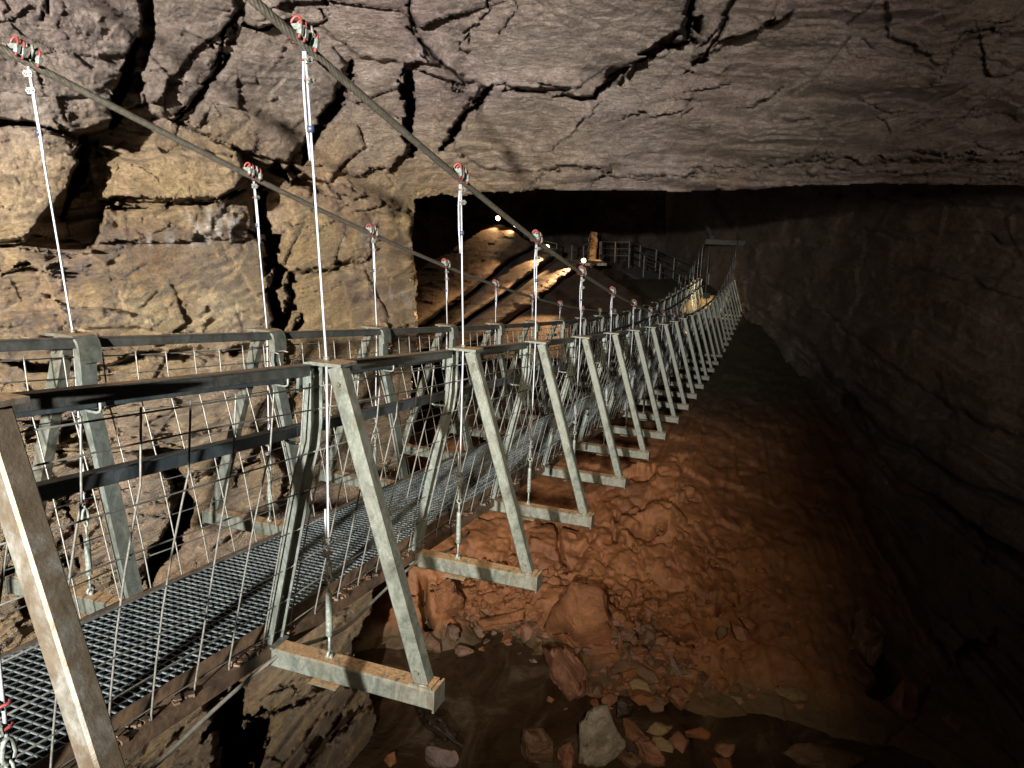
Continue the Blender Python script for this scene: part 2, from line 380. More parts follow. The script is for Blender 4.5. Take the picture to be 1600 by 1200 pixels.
    # ---- crevices: (polyline, half width px, depth m)
    C = [([(214, 62), (200, 100), (182, 145), (178, 190), (172, 207)], 9, 1.6), ([(368, 25), (342, 62), (349, 95), (330, 122), (300, 160), (272, 190)], 6, .9), ([(368, 40), (400, 48), (455, 32)], 4, .5),
         ([(548, 95), (548, 120), (520, 170), (488, 225), (468, 262)], 9, 1.1), ([(628, 108), (634, 150), (640, 200), (642, 240)], 9, 1.4), ([(757, 135), (735, 170), (712, 205), (694, 232)], 8, 1.2),
         ([(640, 113), (690, 128), (730, 131)], 4, .5), ([(735, 135), (800, 133), (860, 140), (925, 152)], 2.5, .3), ([(925, 156), (955, 128), (1003, 95), (1045, 70), (1085, 60), (1088, 0), (1085, -60)], 11, .9), ([(1075, 110), (1100, 92), (1128, 60), (1140, 20), (1160, -20)], 7, .7), ([(1060, 150), (1100, 140), (1150, 128)], 2.5, .35), ([(960, 190), (1010, 182), (1068, 172), (1090, 160)], 3, .4),
         ([(642, 40), (662, 70), (692, 110), (722, 128)], 4, .5), ([(135, 225), (128, 262), (112, 295), (98, 335)], 14, 1.1), ([(148, 318), (250, 320), (330, 318), (390, 298)], 2.2, .35),
         ([(-60, 388), (70, 392), (150, 388), (385, 374)], 2.2, .25), ([(400, 300), (406, 345), (420, 400), (432, 460), (438, 515)], 13, 1.8), ([(456, 425), (462, 470), (464, 512)], 7, .9),
         ([(425, 262), (450, 275), (500, 296)], 13, 1.0), ([(940, 160), (905, 190), (882, 215), (850, 238)], 1.8, .25), ([(840, 268), (900, 264), (1000, 269), (1075, 268), (1150, 262), (1240, 255), (1330, 252), (1600, 243), (1800, 240)], 2.6, .45),
         ([(852, 272), (832, 285), (808, 300)], 5, .35), ([(1230, 130), (1198, 158), (1172, 168), (1150, 169)], 3, .35), ([(1240, 18), (1200, 45), (1150, 58), (1080, 98)], 3.5, .4), ([(1135, 25), (1112, 62), (1090, 75)], 3, .4),
         ([(1600, 36), (1512, 46), (1490, 72), (1470, 110), (1455, 130), (1440, 137)], 2.6, .35), ([(1310, 174), (1330, 165), (1400, 174), (1480, 172)], 1.8, .2), ([(1190, 190), (1270, 192), (1380, 188), (1410, 202), (1500, 186), (1620, 172)], 1.8, .22),
         ([(1250, 272), (1320, 270), (1420, 275), (1500, 268), (1620, 272)], 2.2, .35), ([(1330, 262), (1450, 250), (1620, 258)], 1.6, .25), ([(1500, 280), (1620, 284)], 2, .3), ([(1380, 240), (1500, 246), (1620, 248)], 1.6, .22),
         ([(0, 560), (150, 575), (250, 560), (420, 545)], 9, .5), ([(120, 640), (240, 618), (330, 600), (470, 590)], 4, .35), ([(245, 695), (256, 735), (276, 770)], 5, .8), ([(300, 775), (280, 830), (255, 870), (232, 930)], 13, 1.3),
         ([(275, 760), (340, 735), (430, 720)], 3, .4), ([(0, 905), (60, 890), (110, 880)], 8, .6), ([(100, 760), (115, 830), (130, 880)], 6, .6), ([(360, 1080), (362, 1130), (368, 1180), (370, 1290)], 32, 3.2), ([(395, 1105), (405, 1150), (400, 1230)], 16, 2.4),
         ([(470, 1102), (520, 1062), (548, 1048)], 6, .8), ([(440, 1110), (470, 1098), (530, 1040)], 5, .5), ([(470, 1230), (500, 1160), (560, 1105)], 14, 1.3), ([(410, 1090), (500, 1045), (560, 1000)], 2.5, .25),
         ([(588, 352), (582, 378), (600, 372)], 4, .3), ([(425, 425), (520, 420), (570, 402), (588, 384)], 4, .4), ([(525, 345), (540, 372), (530, 355)], 2, .15), ([(440, 352), (520, 350), (590, 356)], 1.8, .18), ([(460, 450), (560, 440), (650, 432)], 1.6, .15),
         ([(500, 0), (512, 30), (470, 60)], 4, .3), ([(720, 80), (738, 50), (760, 20), (770, -30)], 3.5, .35), ([(775, 55), (795, 25), (800, 0)], 2.5, .25), ([(68, -20), (69, 25)], 2.5, .3), ([(640, 340), (560, 320), (500, 300)], 3, .3),
         ([(0, 430), (40, 418), (90, 440)], 4, .2), ([(0, 700), (70, 690), (140, 700)], 4, .35), ([(0, 800), (80, 790)], 4, .3)]
    for pts, w, dep in C:
        small = w < 6.5; w = w*.8 if w < 30 else w
        D, T = seg_dist(wu2, wv2, pts); k3 = .35 if small else .75
        w2 = np.maximum(.4, w*(.75 if small else 1)*(.5+.55*np.sin(np.pi*np.clip(T*.9+.05, 0, 1)))*(1+k3*vn(P*3.5, 60)+.3*vn(P*11, 61)))
        dt += dep*np.clip(1-(D/w2)**2, 0, 1)**.6*(.55 if small else .9)
        xs = np.array([p[0] for p in pts], float); ys = np.array([p[1] for p in pts], float)
        if small and abs(xs[-1]-xs[0]) > abs(ys[-1]-ys[0])*.8:            # bed above overhangs the one below
            o_ = np.argsort(xs); yl = np.interp(wu2, xs[o_], ys[o_]); fade = smooth(0, 25, wu2-xs.min())*smooth(0, 25, xs.max()-wu2)
            g_ = wv2-yl; dt -= fade*min(dep, .45)*.55*np.exp(-np.abs(g_)/38)*smooth(1.5, -1.5, g_)
        else: dt += .10*min(dep, 1)*np.exp(-D/(w*2.5))
    # ---- rock texture in world space
    calm = np.clip(.75*blob(U, V, 900, 70, 190, 90)+.6*blob(U, V, 900, 205, 170, 50)+.35*blob(U, V, 1250, 150, 250, 110)+.5*blob(U, V, 280, 430, 140, 60), 0, .85)
    tilt = P[..., 2]+.05*P[..., 0]-.06*P[..., 1]+.22*fbm(P*.55, 3, 3)+.05*fbm(P*3, 3, 4)
    beds = 0
    for fr, am, s in ((1.7, .11, 1), (4.3, .06, 2), (10.5, .028, 5), (23, .012, 6)):
        x = tilt*fr; f = x-np.floor(x); i = np.floor(x); am2 = am*(.35+1.3*h3(i.astype(np.int64), (i*0+s).astype(np.int64), (i*0).astype(np.int64), 9))
        beds = beds+am2*(smooth(0, .9, f)-smooth(.94, 1., f)-.5)*np.clip(.6+1.3*vn(P*np.array([.8, .8, 2.5]), 20+s), 0, 1.8)
    strat = .45+1.1*smooth(290, 420, V)*smooth(760, 680, U)+1.9*smooth(950, 1300, U)*smooth(-80, 120, V)
    dt += -beds*strat*(1-.5*calm)
    left = smooth(800, 620, U)
    dt += (.12-.02*left)*f1*(1-calm)+(.04-.012*left)*f2*(1-calm)+(.015-.006*left)*f3*(1-calm*.7)
    dt += .02*np.exp(-e1_*20)*(1-calm)
    Q = P+.05*np.stack([fbm(P*5, 2, 73), fbm(P*5, 2, 74), fbm(P*5, 2, 75)], -1)
    dt -= .10*fbm(P*.9, 3, 30)-.02*ridge(Q*np.array([2.6, 2.6, 7]), 3, 31)*(1-.5*calm)*(1-.4*left)-.009*ridge(Q*np.array([9, 9, 24]), 3, 32)*(1-.2*calm)-.006*ridge(Q*np.array([26, 26, 40]), 2, 36)
    # fluted wet flowstone below the calcite streaks
    flut = blob(U, V, 260, 480, 190, 48); dt -= flut*.02*np.sin(P[..., 2]*52+3.5*fbm(P*5, 2, 33))*(1+vn(P*7, 34))
    t2 = t+np.where(fine, dt, dt*.7)
    # ---- the opening
    so = poly_sd(U+5*fbm(P*3, 3, 80)+2*vn(P*14, 81), V+3.0*fbm(P*3.3, 3, 82)*(U < 900)+2*fbm(P*2.2, 4, 84)+1.2*vn(P*14, 83), OPEN)
    keep = so < 9
    back = np.clip(so/7, 0, 1); t2 = t2+back**1.3*7.*(so > 0)
    t2 = t2-.0*so
    gy_, gx_ = np.gradient(so, vs_, us); gn = np.hypot(gx_, gy_)+1e-6; kk = np.clip(so/7, 0, 1.3)*70*(so > 0)
    d2 = ray(U-kk*gx_/gn, V-kk*gy_/gn); P2 = d2*t2[..., None]
    # ---- mineral tint (rock colour by bed and area) ; alpha = wetness
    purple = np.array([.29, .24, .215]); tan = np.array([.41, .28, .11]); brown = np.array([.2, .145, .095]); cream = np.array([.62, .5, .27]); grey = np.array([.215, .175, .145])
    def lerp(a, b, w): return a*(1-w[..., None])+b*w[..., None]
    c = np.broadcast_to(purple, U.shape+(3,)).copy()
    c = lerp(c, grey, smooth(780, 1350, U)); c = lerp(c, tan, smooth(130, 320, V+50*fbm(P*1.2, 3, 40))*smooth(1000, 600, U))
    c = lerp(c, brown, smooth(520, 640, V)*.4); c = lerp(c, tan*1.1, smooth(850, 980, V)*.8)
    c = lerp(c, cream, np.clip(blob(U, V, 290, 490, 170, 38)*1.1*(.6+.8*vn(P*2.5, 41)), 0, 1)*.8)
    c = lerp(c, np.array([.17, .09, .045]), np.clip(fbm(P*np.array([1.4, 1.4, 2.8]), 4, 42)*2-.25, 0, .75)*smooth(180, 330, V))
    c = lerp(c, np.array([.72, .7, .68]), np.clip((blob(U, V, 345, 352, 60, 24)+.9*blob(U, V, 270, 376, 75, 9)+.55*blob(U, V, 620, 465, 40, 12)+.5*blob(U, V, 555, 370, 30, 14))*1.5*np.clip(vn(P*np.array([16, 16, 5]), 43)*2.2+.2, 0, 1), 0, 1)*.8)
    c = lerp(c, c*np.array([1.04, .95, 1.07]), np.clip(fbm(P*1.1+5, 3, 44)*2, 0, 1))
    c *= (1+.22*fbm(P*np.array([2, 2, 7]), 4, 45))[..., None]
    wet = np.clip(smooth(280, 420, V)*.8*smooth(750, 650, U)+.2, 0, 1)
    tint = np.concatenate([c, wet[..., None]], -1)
    kf = keep[:-1, :-1] & keep[1:, :-1] & keep[:-1, 1:] & keep[1:, 1:]
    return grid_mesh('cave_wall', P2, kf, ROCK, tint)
wall()

def rockcol(P, c0, s=0, wet=.2):
    c = np.broadcast_to(np.array(c0), P.shape).copy()*(1+.3*fbm(P*np.array([1, 1, 3]), 4, 500+s))[..., None]
    return np.concatenate([np.clip(c, 0, 1), np.full(P.shape[:-1]+(1,), wet)], -1)

# --- far right-hand wall, running away to the end of the bridge
def far_wall():
    us = axis([(1040, 1640, 3.2), (1640, 2500, 22)]); vs_ = axis([(150, 1200, 3.2), (1200, 1500, 14)])
    U, V = np.meshgrid(us, vs_); d = ray(U, V)
    a = np.array([31., 1.9]); b = np.array([12.3, -4.3]); w = b-a; n2 = np.array([-w[1], w[0]]); n2 /= np.linalg.norm(n2)
    n = np.array([n2[0], n2[1], .0]); 
    # leans back with height
    if n@np.array([1, 0, 0]) < 0: n = -n
    n = n+np.array([0, 0, -.25*1]); n0 = n@np.array([31., 1.9, -5.0])
    t = n0/np.where(np.abs(d@n) < .02, .02, d@n); t = np.where(t < 0, 45, t); t = np.clip(t, 4, 45)
    P = d*t[..., None]
    x = P[..., 2]+.03*P[..., 0]+.3*fbm(P*.35, 3, 3); dt = 0
    for fr, am in ((.7, .6), (1.9, .2), (5, .07)):
        f = x*fr-np.floor(x*fr); dt = dt-am*(smooth(0, .85, f)-smooth(.9, 1, f))*(.7+.5*vn(P*.7, 15))
    f1, e1 = facets((P+.4*fbm(P*.7, 3, 77)[..., None])*np.array([.5, .5, .8]), 900, .9); f2, e2 = facets(P*np.array([1.7, 1.7, 2.6]), 950, .9)
    for pts, w, dep in (([(1150, 468), (1250, 530), (1340, 640), (1420, 700), (1500, 760), (1620, 800)], 6, .7), ([(1180, 430), (1300, 500), (1420, 600), (1520, 660), (1620, 700)], 4, .5), ([(1300, 310), (1450, 318), (1620, 332)], 3, .4),
                        ([(1240, 560), (1330, 600), (1400, 650), (1480, 650)], 4, .4), ([(1320, 620), (1400, 750), (1480, 800), (1620, 880)], 7, .8), ([(1330, 360), (1500, 372), (1620, 380)], 3, .35), ([(1400, 420), (1520, 440), (1620, 470)], 3, .4)):
        D, T = seg_dist(U+14*fbm(P*.7, 3, 95)+4*vn(P*3, 96), V+14*fbm(P*.7, 3, 97)+4*vn(P*3, 98), pts); dt = dt+dep*np.clip(1-(D/(w*(1+.6*vn(P*1.5, 99))+.5))**2, 0, 1)+.3*dep*np.exp(-D/30)*(1)
    dt = dt+.22*f1+.08*f2-.3*fbm(P*.5, 3, 16)-.035*ridge(P*np.array([2.5, 2.5, 4]), 4, 17)*.6-.012*ridge(P*9, 3, 18)
    P = d*(t+dt)[..., None]
    c = rockcol(P, (.165, .125, .105), 3, .35)
    return grid_mesh('far_rock_wall', P, None, ROCK, c)
far_wall()

# --- back of the passage
DKROCK = m_boulder('shade_dark_passage_rock', (.02, .012, .009), (.07, .04, .028), .7)  # rock colour cut down so the passage back reads as unlit
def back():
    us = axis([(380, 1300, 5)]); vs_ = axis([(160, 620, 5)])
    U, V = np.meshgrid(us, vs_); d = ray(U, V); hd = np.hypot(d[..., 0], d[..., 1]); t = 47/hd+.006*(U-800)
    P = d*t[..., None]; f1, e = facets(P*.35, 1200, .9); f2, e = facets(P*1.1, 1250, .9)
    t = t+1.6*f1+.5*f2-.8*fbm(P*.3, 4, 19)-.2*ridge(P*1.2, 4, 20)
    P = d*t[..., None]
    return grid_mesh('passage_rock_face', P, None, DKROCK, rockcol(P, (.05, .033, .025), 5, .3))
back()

# --- cave floor: mud bank running down to the stream
FZ = [(600, 1050, -8.4), (750, 1100, -8.5), (900, 1150, -8.4), (600, 1300, -8.5), (1000, 1130, -8.3), (1200, 1150, -8.35), (1400, 1250, -8.4), (900, 1400, -8.5), (300, 1300, -8.3), (1600, 1400, -8.3), (300, 1050, -8.2),
      (690, 1060, -8.5), (800, 1000, -8.25), (650, 985, -7.95), (760, 955, -7.8), (850, 960, -7.6), (930, 1040, -7.95), (1010, 1060, -7.95), (1130, 1075, -7.95), (1300, 1120, -7.98), (1500, 1160, -8.0), (1700, 1190, -8.0),
      (700, 900, -7.3), (640, 880, -7.2), (750, 800, -6.9), (850, 850, -6.9), (940, 900, -7.1), (1000, 820, -6.6), (1050, 720, -6.1), (900, 750, -6.6), (850, 690, -6.3), (1090, 620, -5.7), (1125, 540, -5.35), (1100, 490, -5.15),
      (1150, 950, -7.3), (1200, 800, -6.7), (1250, 700, -6.3), (1200, 600, -5.75), (1400, 900, -7.1), (1500, 1000, -7.5), (1600, 1050, -7.7), (1350, 760, -6.5), (1160, 490, -5.1), (1450, 750, -6.3), (1600, 850, -6.7), (1700, 950, -7.1), (2200, 1100, -7.5),
      (700, 600, -6.0), (850, 560, -5.8), (950, 500, -5.4), (1000, 450, -4.9), (700, 480, -5.6), (300, 700, -6.4), (0, 900, -7.2), (-200, 1100, -7.8), (1300, 480, -4.8), (1800, 600, -5.6), (2300, 800, -6.6)]
def floor_z(U, V): return rbf(FZ, U, V)
def floor():
    us = axis([(-500, 540, 18), (540, 1640, 2.6), (1640, 2400, 22)]); vs_ = axis([(436, 1230, 2.3), (1230, 1700, 12)])
    U, V = np.meshgrid(us, vs_); z = floor_z(U, V); d = ray(U, V)
    z = np.minimum(z, -.12*0-4.2)
    P = d*(z/d[..., 2])[..., None]; P0 = P.copy()
    dz = np.zeros(U.shape)
    rough = np.clip(.9*blob(U, V, 860, 930, 160, 90)+.85*blob(U, V, 1000, 790, 75, 70)+.6*blob(U, V, 1020, 960, 110, 80)+.45*blob(U, V, 720, 850, 120, 120)+.25*blob(U, V, 1130, 900, 90, 120), 0, 1)
    mud = 1-rough
    f1, e1 = facets(P0*np.array([1.1, 1.1, 1])+.3*fbm(P0*1.5, 3, 5)[..., None], 400, 1.2); f2, e2 = facets(P0*3.1+.2*fbm(P0*4, 3, 6)[..., None], 450, 1.3); f3, e3 = facets(P0*7.5, 470, 1.3)
    dz += rough*(.42*f1+.09*f2+.02*f3-.12*np.exp(-e1*9)-.03*np.exp(-e2*9))+mud*.04*f1
    dz += .12*fbm(P0*.8, 4, 7)+.03*ridge(P0*2.4, 4, 8)+(.006+.016*rough)*ridge(P0*8, 3, 9)+(.002+.006*rough)*ridge(P0*24, 2, 10)
    # gullies washed down the bank, fanning out from its head
    ang = np.arctan2(U-1150, V-440); rr = np.hypot(U-1150, V-440)
    q = np.stack([ang*11, rr/500, rr*0], -1); g = ridge(q+.3*fbm(P0*1.2, 3, 11)[..., None], 4, 12)
    dz += (.25+.75*mud)*.15*g*smooth(60, 260, rr)*smooth(1150, 1000, V)
    # steep front of the bank above the water
    for pts, w, dep in (([(660, 905), (662, 950), (672, 985)], 9, .6), ([(955, 920), (962, 985), (960, 1020)], 6, .5), ([(962, 800), (962, 842)], 4, .3), ([(870, 820), (876, 860), (885, 890)], 5, .45), ([(985, 830), (1010, 835), (1035, 825)], 8, .5), ([(1000, 745), (1018, 738), (1025, 730)], 5, .4),
                        ([(1112, 872), (1125, 885)], 5, .5), ([(1130, 940), (1118, 955), (1100, 950)], 5, .4), ([(1030, 985), (1060, 1000), (1088, 1005)], 9, .6), ([(1075, 775), (1090, 782)], 4, .3), ([(1360, 1020), (1395, 1060), (1370, 1080)], 16, .6), ([(850, 815), (900, 822)], 6, .35)):
        D, T = seg_dist(U+3*vn(P*5, 90), V+3*vn(P*5, 91), pts); dz -= dep*np.clip(1-(D/w)**2, 0, 1)
    P = P-d/np.linalg.norm(d, axis=-1, keepdims=True)*(dz*.62*smooth(436, 520, V))[..., None]; P[..., 2] += dz*.5*smooth(436, 520, V)
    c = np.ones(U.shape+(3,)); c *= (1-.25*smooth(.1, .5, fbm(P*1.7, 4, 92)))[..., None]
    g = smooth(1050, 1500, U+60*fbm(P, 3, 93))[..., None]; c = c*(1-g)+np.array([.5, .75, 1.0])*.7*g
    far = smooth(740, 600, V)[..., None]; c = c*(1-far)+np.array([.45, .8, 1.1])*.36*far  # far mud darkened in the tint, standing in for less light
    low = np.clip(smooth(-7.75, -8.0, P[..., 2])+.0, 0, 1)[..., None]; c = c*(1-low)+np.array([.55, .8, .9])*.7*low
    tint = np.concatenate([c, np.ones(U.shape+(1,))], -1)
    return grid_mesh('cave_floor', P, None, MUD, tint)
floor()
FLOOR_FN = floor_z

# --- water
def water():
    m, nt, b = mat('murky_stream_water')
    n1 = noise(nt, .9, 5, .6, stretch=(1, 1.6, 1), dist=1.2)
    lk(nt, ramp(nt, n1, [(.3, (.022, .012, .006)), (.55, (.055, .034, .018)), (.75, (.13, .105, .07))]), b.inputs['Base Color'])
    b.inputs['Roughness'].default_value = .09; b.inputs['IOR'].default_value = 1.33
    bump(nt, b, mth(nt, 'ADD', mth(nt, 'MULTIPLY', noise(nt, 2.2, 4, .6, dist=1.5), .7), mth(nt, 'MULTIPLY', noise(nt, 9, 3, .5), .2)), .8, .09)
    mb = MB(); mb.add([(-6, -16, -8.12), (30, -16, -8.12), (30, 9, -8.12), (-6, 9, -8.12)], [(0, 1, 2, 3)])
    o = mb.build('water', m); o['kind'] = 'structure'
water()

# ================================================================ BRIDGE
YC = 2.07729; HH = 1.15; SP = 1.1988563
def zdeck(n):
    m = n-1; return -1.8060456-.221692*m-.0010297*m*m+.0004131*m**3-9.8e-6*m**4
def sdeck(n):
    m = n-1; return (-.221692-2*.0010297*m+3*.0004131*m*m-4*9.8e-6*m**3)/SP
def zcab(n):
    m = n-1; return .413183-.4384002*m+.0154531*m*m-.0003197*m**3+1.05e-5*m**4
def xf(n): return 1.9956989+SP*(n-1)
N0, N1 = 0, 23
root = empty('suspension_footbridge', (xf(0), YC, zdeck(0)))
tag(root, 'narrow steel suspension footbridge with wire mesh sides sagging across the cave chasm', 'footbridge')

def frame_mat(n):
    th = math.atan(-sdeck(n)*.575)
    jit = 0 if n < 3 else random.uniform(-.012, .012)
    return Matrix.Translation((xf(n), YC, zdeck(n))) @ Matrix.Rotation(jit, 4, 'Z') @ Matrix.Rotation(th, 4, 'Y')
# parts, local: x along bridge, y outboard, z up
def d_transom():
    m = MB(); m.beam((0, -1.075, -.041), (0, 1.075, -.041), .082, .078, (0, 0, 1), 0, .006)
    for s in (-1, 1): m.box((0, s*1.079, -.041), (.09, .008, .088), 0)
    m.box((-.03, -.62, -.09), (.06, .12, .006), 0); m.box((-.03, .62, -.09), (.06, .12, .006), 0)
    return m.data('cross_beam', [GALV])
def d_strut(s):
    m = MB(); m.beam((0, s*1.02, .002), (0, s*.655, HH-.012), .06, .058, (0, s, .3), 0, .006)
    for z_ in (.05, HH-.07):
        y_ = s*(1.02-.365*z_/HH)
        m.prism([(.011*math.cos(a), .011*math.sin(a)) for a in np.arange(6)*math.pi/3], (-.034, y_, z_), .006, np.array([[0, 0, 1], [0, 1, 0], [1, 0, 0.]]))
    m.sweep([(-.036, -.004), (.036, -.004), (.036, .004), (-.036, .004)], [(0, s*.975, .003), (0, s*1.066, .003)], (1, 0, 0))
    m.tube([(-.032, s*(1.02-.03), .006), (-.032, s*(1.02+.03), .006)], .005, 5); return m.data('outer_strut', [GALV])
def d_plate(s):
    m = MB(); pts = [(0, s*.70, HH), (0, s*.58, HH), (0, s*.553, HH-.004), (0, s*.532, HH-.022), (0, s*.524, HH-.05), (0, s*.522, HH-.11)]
    m.sweep([(-.052, -.006), (.052, -.006), (.052, .006), (-.052, .006)], pts, (1, 0, 0))
    m.tube([(-.0, s*.6082, HH+.006), (0, s*.6082, HH+.02)], .013, 6)
    return m.data('top_plate', [GALV])
def d_post(s):
    m = MB(); o = s
    pts = [(0, s*.335, -.005), (0, s*.345, .03), (0, s*.50, .76), (0, s*.522, .84), (0, s*.532, .92), (0, s*.534, HH-.03)]
    w, fl, t = .037, .034, .005
    # channel: web on the walkway side, flanges outboard
    prof = [(-w, 0), (w, 0), (w, fl), (w-t, fl), (w-t, t), (.011, t), (.011, t+.006), (-.011, t+.006), (-.011, t), (-w+t, t), (-w+t, fl), (-w, fl)]
    if s < 0: prof = [(x, -y) for x, y in prof][::-1]
    m.sweep(prof, pts, (1, 0, 0)); m.box((0, s*.35, .004), (.1, .08, .008))
    for zz in (1.09, .2): m.tube([(0, s*(.534 if zz > 1 else .385)-.004*s, zz), (0, s*(.534 if zz > 1 else .385)+.018*s, zz)], .009, 6)
    return m.data('inner_post', [GALV2])
def d_hook(s):
    m = MB(); m.tube([(-.03, s*.545, .845), (-.03, s*.47, .843), (-.03, s*.452, .85), (-.03, s*.449, .862), (-.03, s*.449, .892)], .0065, 6); return m.data('pole_hook', [CLIP])
dt_ = d_transom(); ds = {s: d_strut(s) for s in (-1, 1)}; dp = {s: d_plate(s) for s in (-1, 1)}; dq = {s: d_post(s) for s in (-1, 1)}; dh = {s: d_hook(s) for s in (-1, 1)}
frames = {}
INV = Matrix.Translation(-Vector(root.location))
for n in range(N0, N1+1):
    M = frame_mat(n)
    o = bpy.data.objects.new('cross_beam', dt_); COL.objects.link(o); o.parent = root; o.matrix_parent_inverse = INV; o.matrix_basis = M; frames[n] = M
    for s in (-1, 1):
        for nm, dd in (('outer_strut', ds[s]), ('top_plate', dp[s]), ('inner_post', dq[s]), ('pole_hook', dh[s])):
            c = bpy.data.objects.new(nm, dd); COL.objects.link(c); c.parent = o
            if n == 0 and s < 0 and nm in ('outer_strut', 'top_plate'):
                c.data = dd.copy(); c.data.materials[0] = GALVB
                c['label'] = 'brown mud-stained ' + nm.replace('_', ' ')

# bays: local frame from frame n to n+1 (x from 0 to 1 scaled)
def bay_mat(n):
    a = frames[n]; b = frames[n+1]; p = a.translation; q = b.translation; v = q-p; L = v.length
    x = v.normalized(); z = ((a.col[2].to_3d()+b.col[2].to_3d())/2); z = (z-x*z.dot(x)).normalized(); z = z
    # shear so that the bay's upright stays parallel to the frames
    zf = ((a.col[2].to_3d()+b.col[2].to_3d())/2)
    M = Matrix.Identity(4)
    for r in range(3):
        M[r][0] = v[r]/SP; M[r][1] = (0, 1, 0)[r]; M[r][2] = zf[r]; M[r][3] = p[r]
    return M
def d_rail(s):
    m = MB(); m.beam((.035, s*.556, HH-.032), (SP-.035, s*.556, HH-.032), .02, .038, (0, 0, 1), 0, .003)
    m.beam((.035, s*.562, HH-.010), (SP-.035, s*.562, HH-.010), .042, .005, (0, 0, 1), 0, .001); return m.data('handrail', [RAIL])
def d_inner(s):
    m = MB(); m.beam((-.02, s*.482, .882), (SP-.028, s*.482, .882), .026, .04, (0, 0, 1), 0, .003)
    m.beam((-.02, s*.486, .9045), (SP-.028, s*.486, .9045), .036, .004, (0, 0, 1), 0, .001)
    return m.data('pole_rail', [POLE])
def mesh_y(z):
    pts = [(0.02, .352), (.76, .516), (.84, .545), (HH, .572)]
    return float(np.interp(z, [p[0] for p in pts], [p[1] for p in pts]))
def d_mesh(s, seed):
    rnd = random.Random(seed); m = MB(); k = 7
    for i in range(k):
        x = (i+.55)/k*SP+rnd.uniform(-.006, .006); b = rnd.uniform(.0, .03); lean = rnd.uniform(-.012, .012)
        m.tube([(x+lean*(z-.5), s*(mesh_y(z)+.006-b*math.sin(math.pi*np.clip(z/.8, 0, 1))*.6), z) for z in (1.075, 1.04, .95, .86, .78, .6, .4, .2, .03, -.02)], .0034, 5)
    for z in (1.06, .975, .81, .65, .49, .33, .18, .045):
        sag = rnd.uniform(-.008, .008)
        m.tube([(x, s*(mesh_y(z)+.0135-(.02*math.sin(math.pi*x/SP) if z < .7 else 0)), z+sag*math.sin(math.pi*x/SP)) for x in (0, SP*.25, SP*.5, SP*.75, SP)], .0029, 5)
    return m.data('wire_mesh_panel', [WIRE])
def d_deck():
    m = MB(); W = .302; p = .0352
    ny = 17; nx = int(SP/p)
    for i in range(ny+1): 
        y = -W+2*W*i/ny; m.box((SP/2, y, .047), (SP, .0042, .026))
    for j in range(nx+1):
        x = (j+.5)*SP/(nx+1); m.box((x, 0, .0505), (.0046, 2*W, .0192))
    for s in (-1, 1): m.box((SP/2, s*(W+.004), .046), (SP, .005, .034))
    return m.data('deck_grating', [GRATE])
def d_edge(s):
    m = MB(); m.box((SP/2, s*.316, .036), (SP, .006, .068)); m.box((SP/2, s*.344, .0045), (SP, .062, .007)); m.box((SP/2, s*.374, -.02), (SP, .006, .05))
    rnd = random.Random(5+s)
    for i in range(60):
        x = rnd.uniform(.02, SP-.02)
        if .3 < (x*1.7) % 1 < .62: continue
        m.box((x, s*rnd.uniform(.33, .37), .011), (rnd.uniform(.01, .04), rnd.uniform(.01, .025), rnd.uniform(.006, .016)), 0, np.array(Matrix.Rotation(rnd.uniform(0, 3), 3, 'Z')))
    return m.data('deck_edge_beam', [STRG])
DR = {s: d_rail(s) for s in (-1, 1)}; DI = {s: d_inner(s) for s in (-1, 1)}; DE = {s: d_edge(s) for s in (-1, 1)}; DD = d_deck()
DM = {(s, k): d_mesh(s, k*10+s) for s in (-1, 1) for k in range(5)}
for n in range(N0, N1):
    M = bay_mat(n)
    L = [('deck_grating', DD)]
    for s in (-1, 1): L += [('handrail', DR[s]), ('pole_rail', DI[s]), ('wire_mesh_panel', DM[s, n % 5]), ('deck_edge_beam', DE[s])]
    for nm, dd in L:
        o = bpy.data.objects.new(nm, dd); COL.objects.link(o); o.parent = root
        o.matrix_parent_inverse = INV @ M      # sheared bay frame
# loose tie wires on the left pole rail joints, lamp cable under the deck
def loc(n, x, y, z):
    v = frames[n] @ Vector((x, y, z)); return np.array(v)
m = MB()
for dx in (.12, .2):
    m = MB(); c = loc(1, 1.0+dx, .482, .90); m.tube([c+np.array([0, a, b]) for a, b in ((-.03, .045), (.0, .05), (.03, .045), (.034, -.0), (.028, -.04), (0, -.045), (-.03, -.04), (-.034, -.08))], .004, 5); m.build('tie_wire', WIRE, root)
m = MB(); pts = []
for k in range(0, 25):
    a = k/24; n = 0+a*2.6; b0 = np.array([xf(n), YC-.40, zdeck(n)]); pts.append(b0+np.array([0, -.03*math.sin(a*17), -.02-.10*abs(math.sin(a*math.pi*2.6))]))
m.tube(pts, .008, 6); m.build('power_cable', m_plain('grey_cable_sheath', (.12, .11, .09), .5), root)

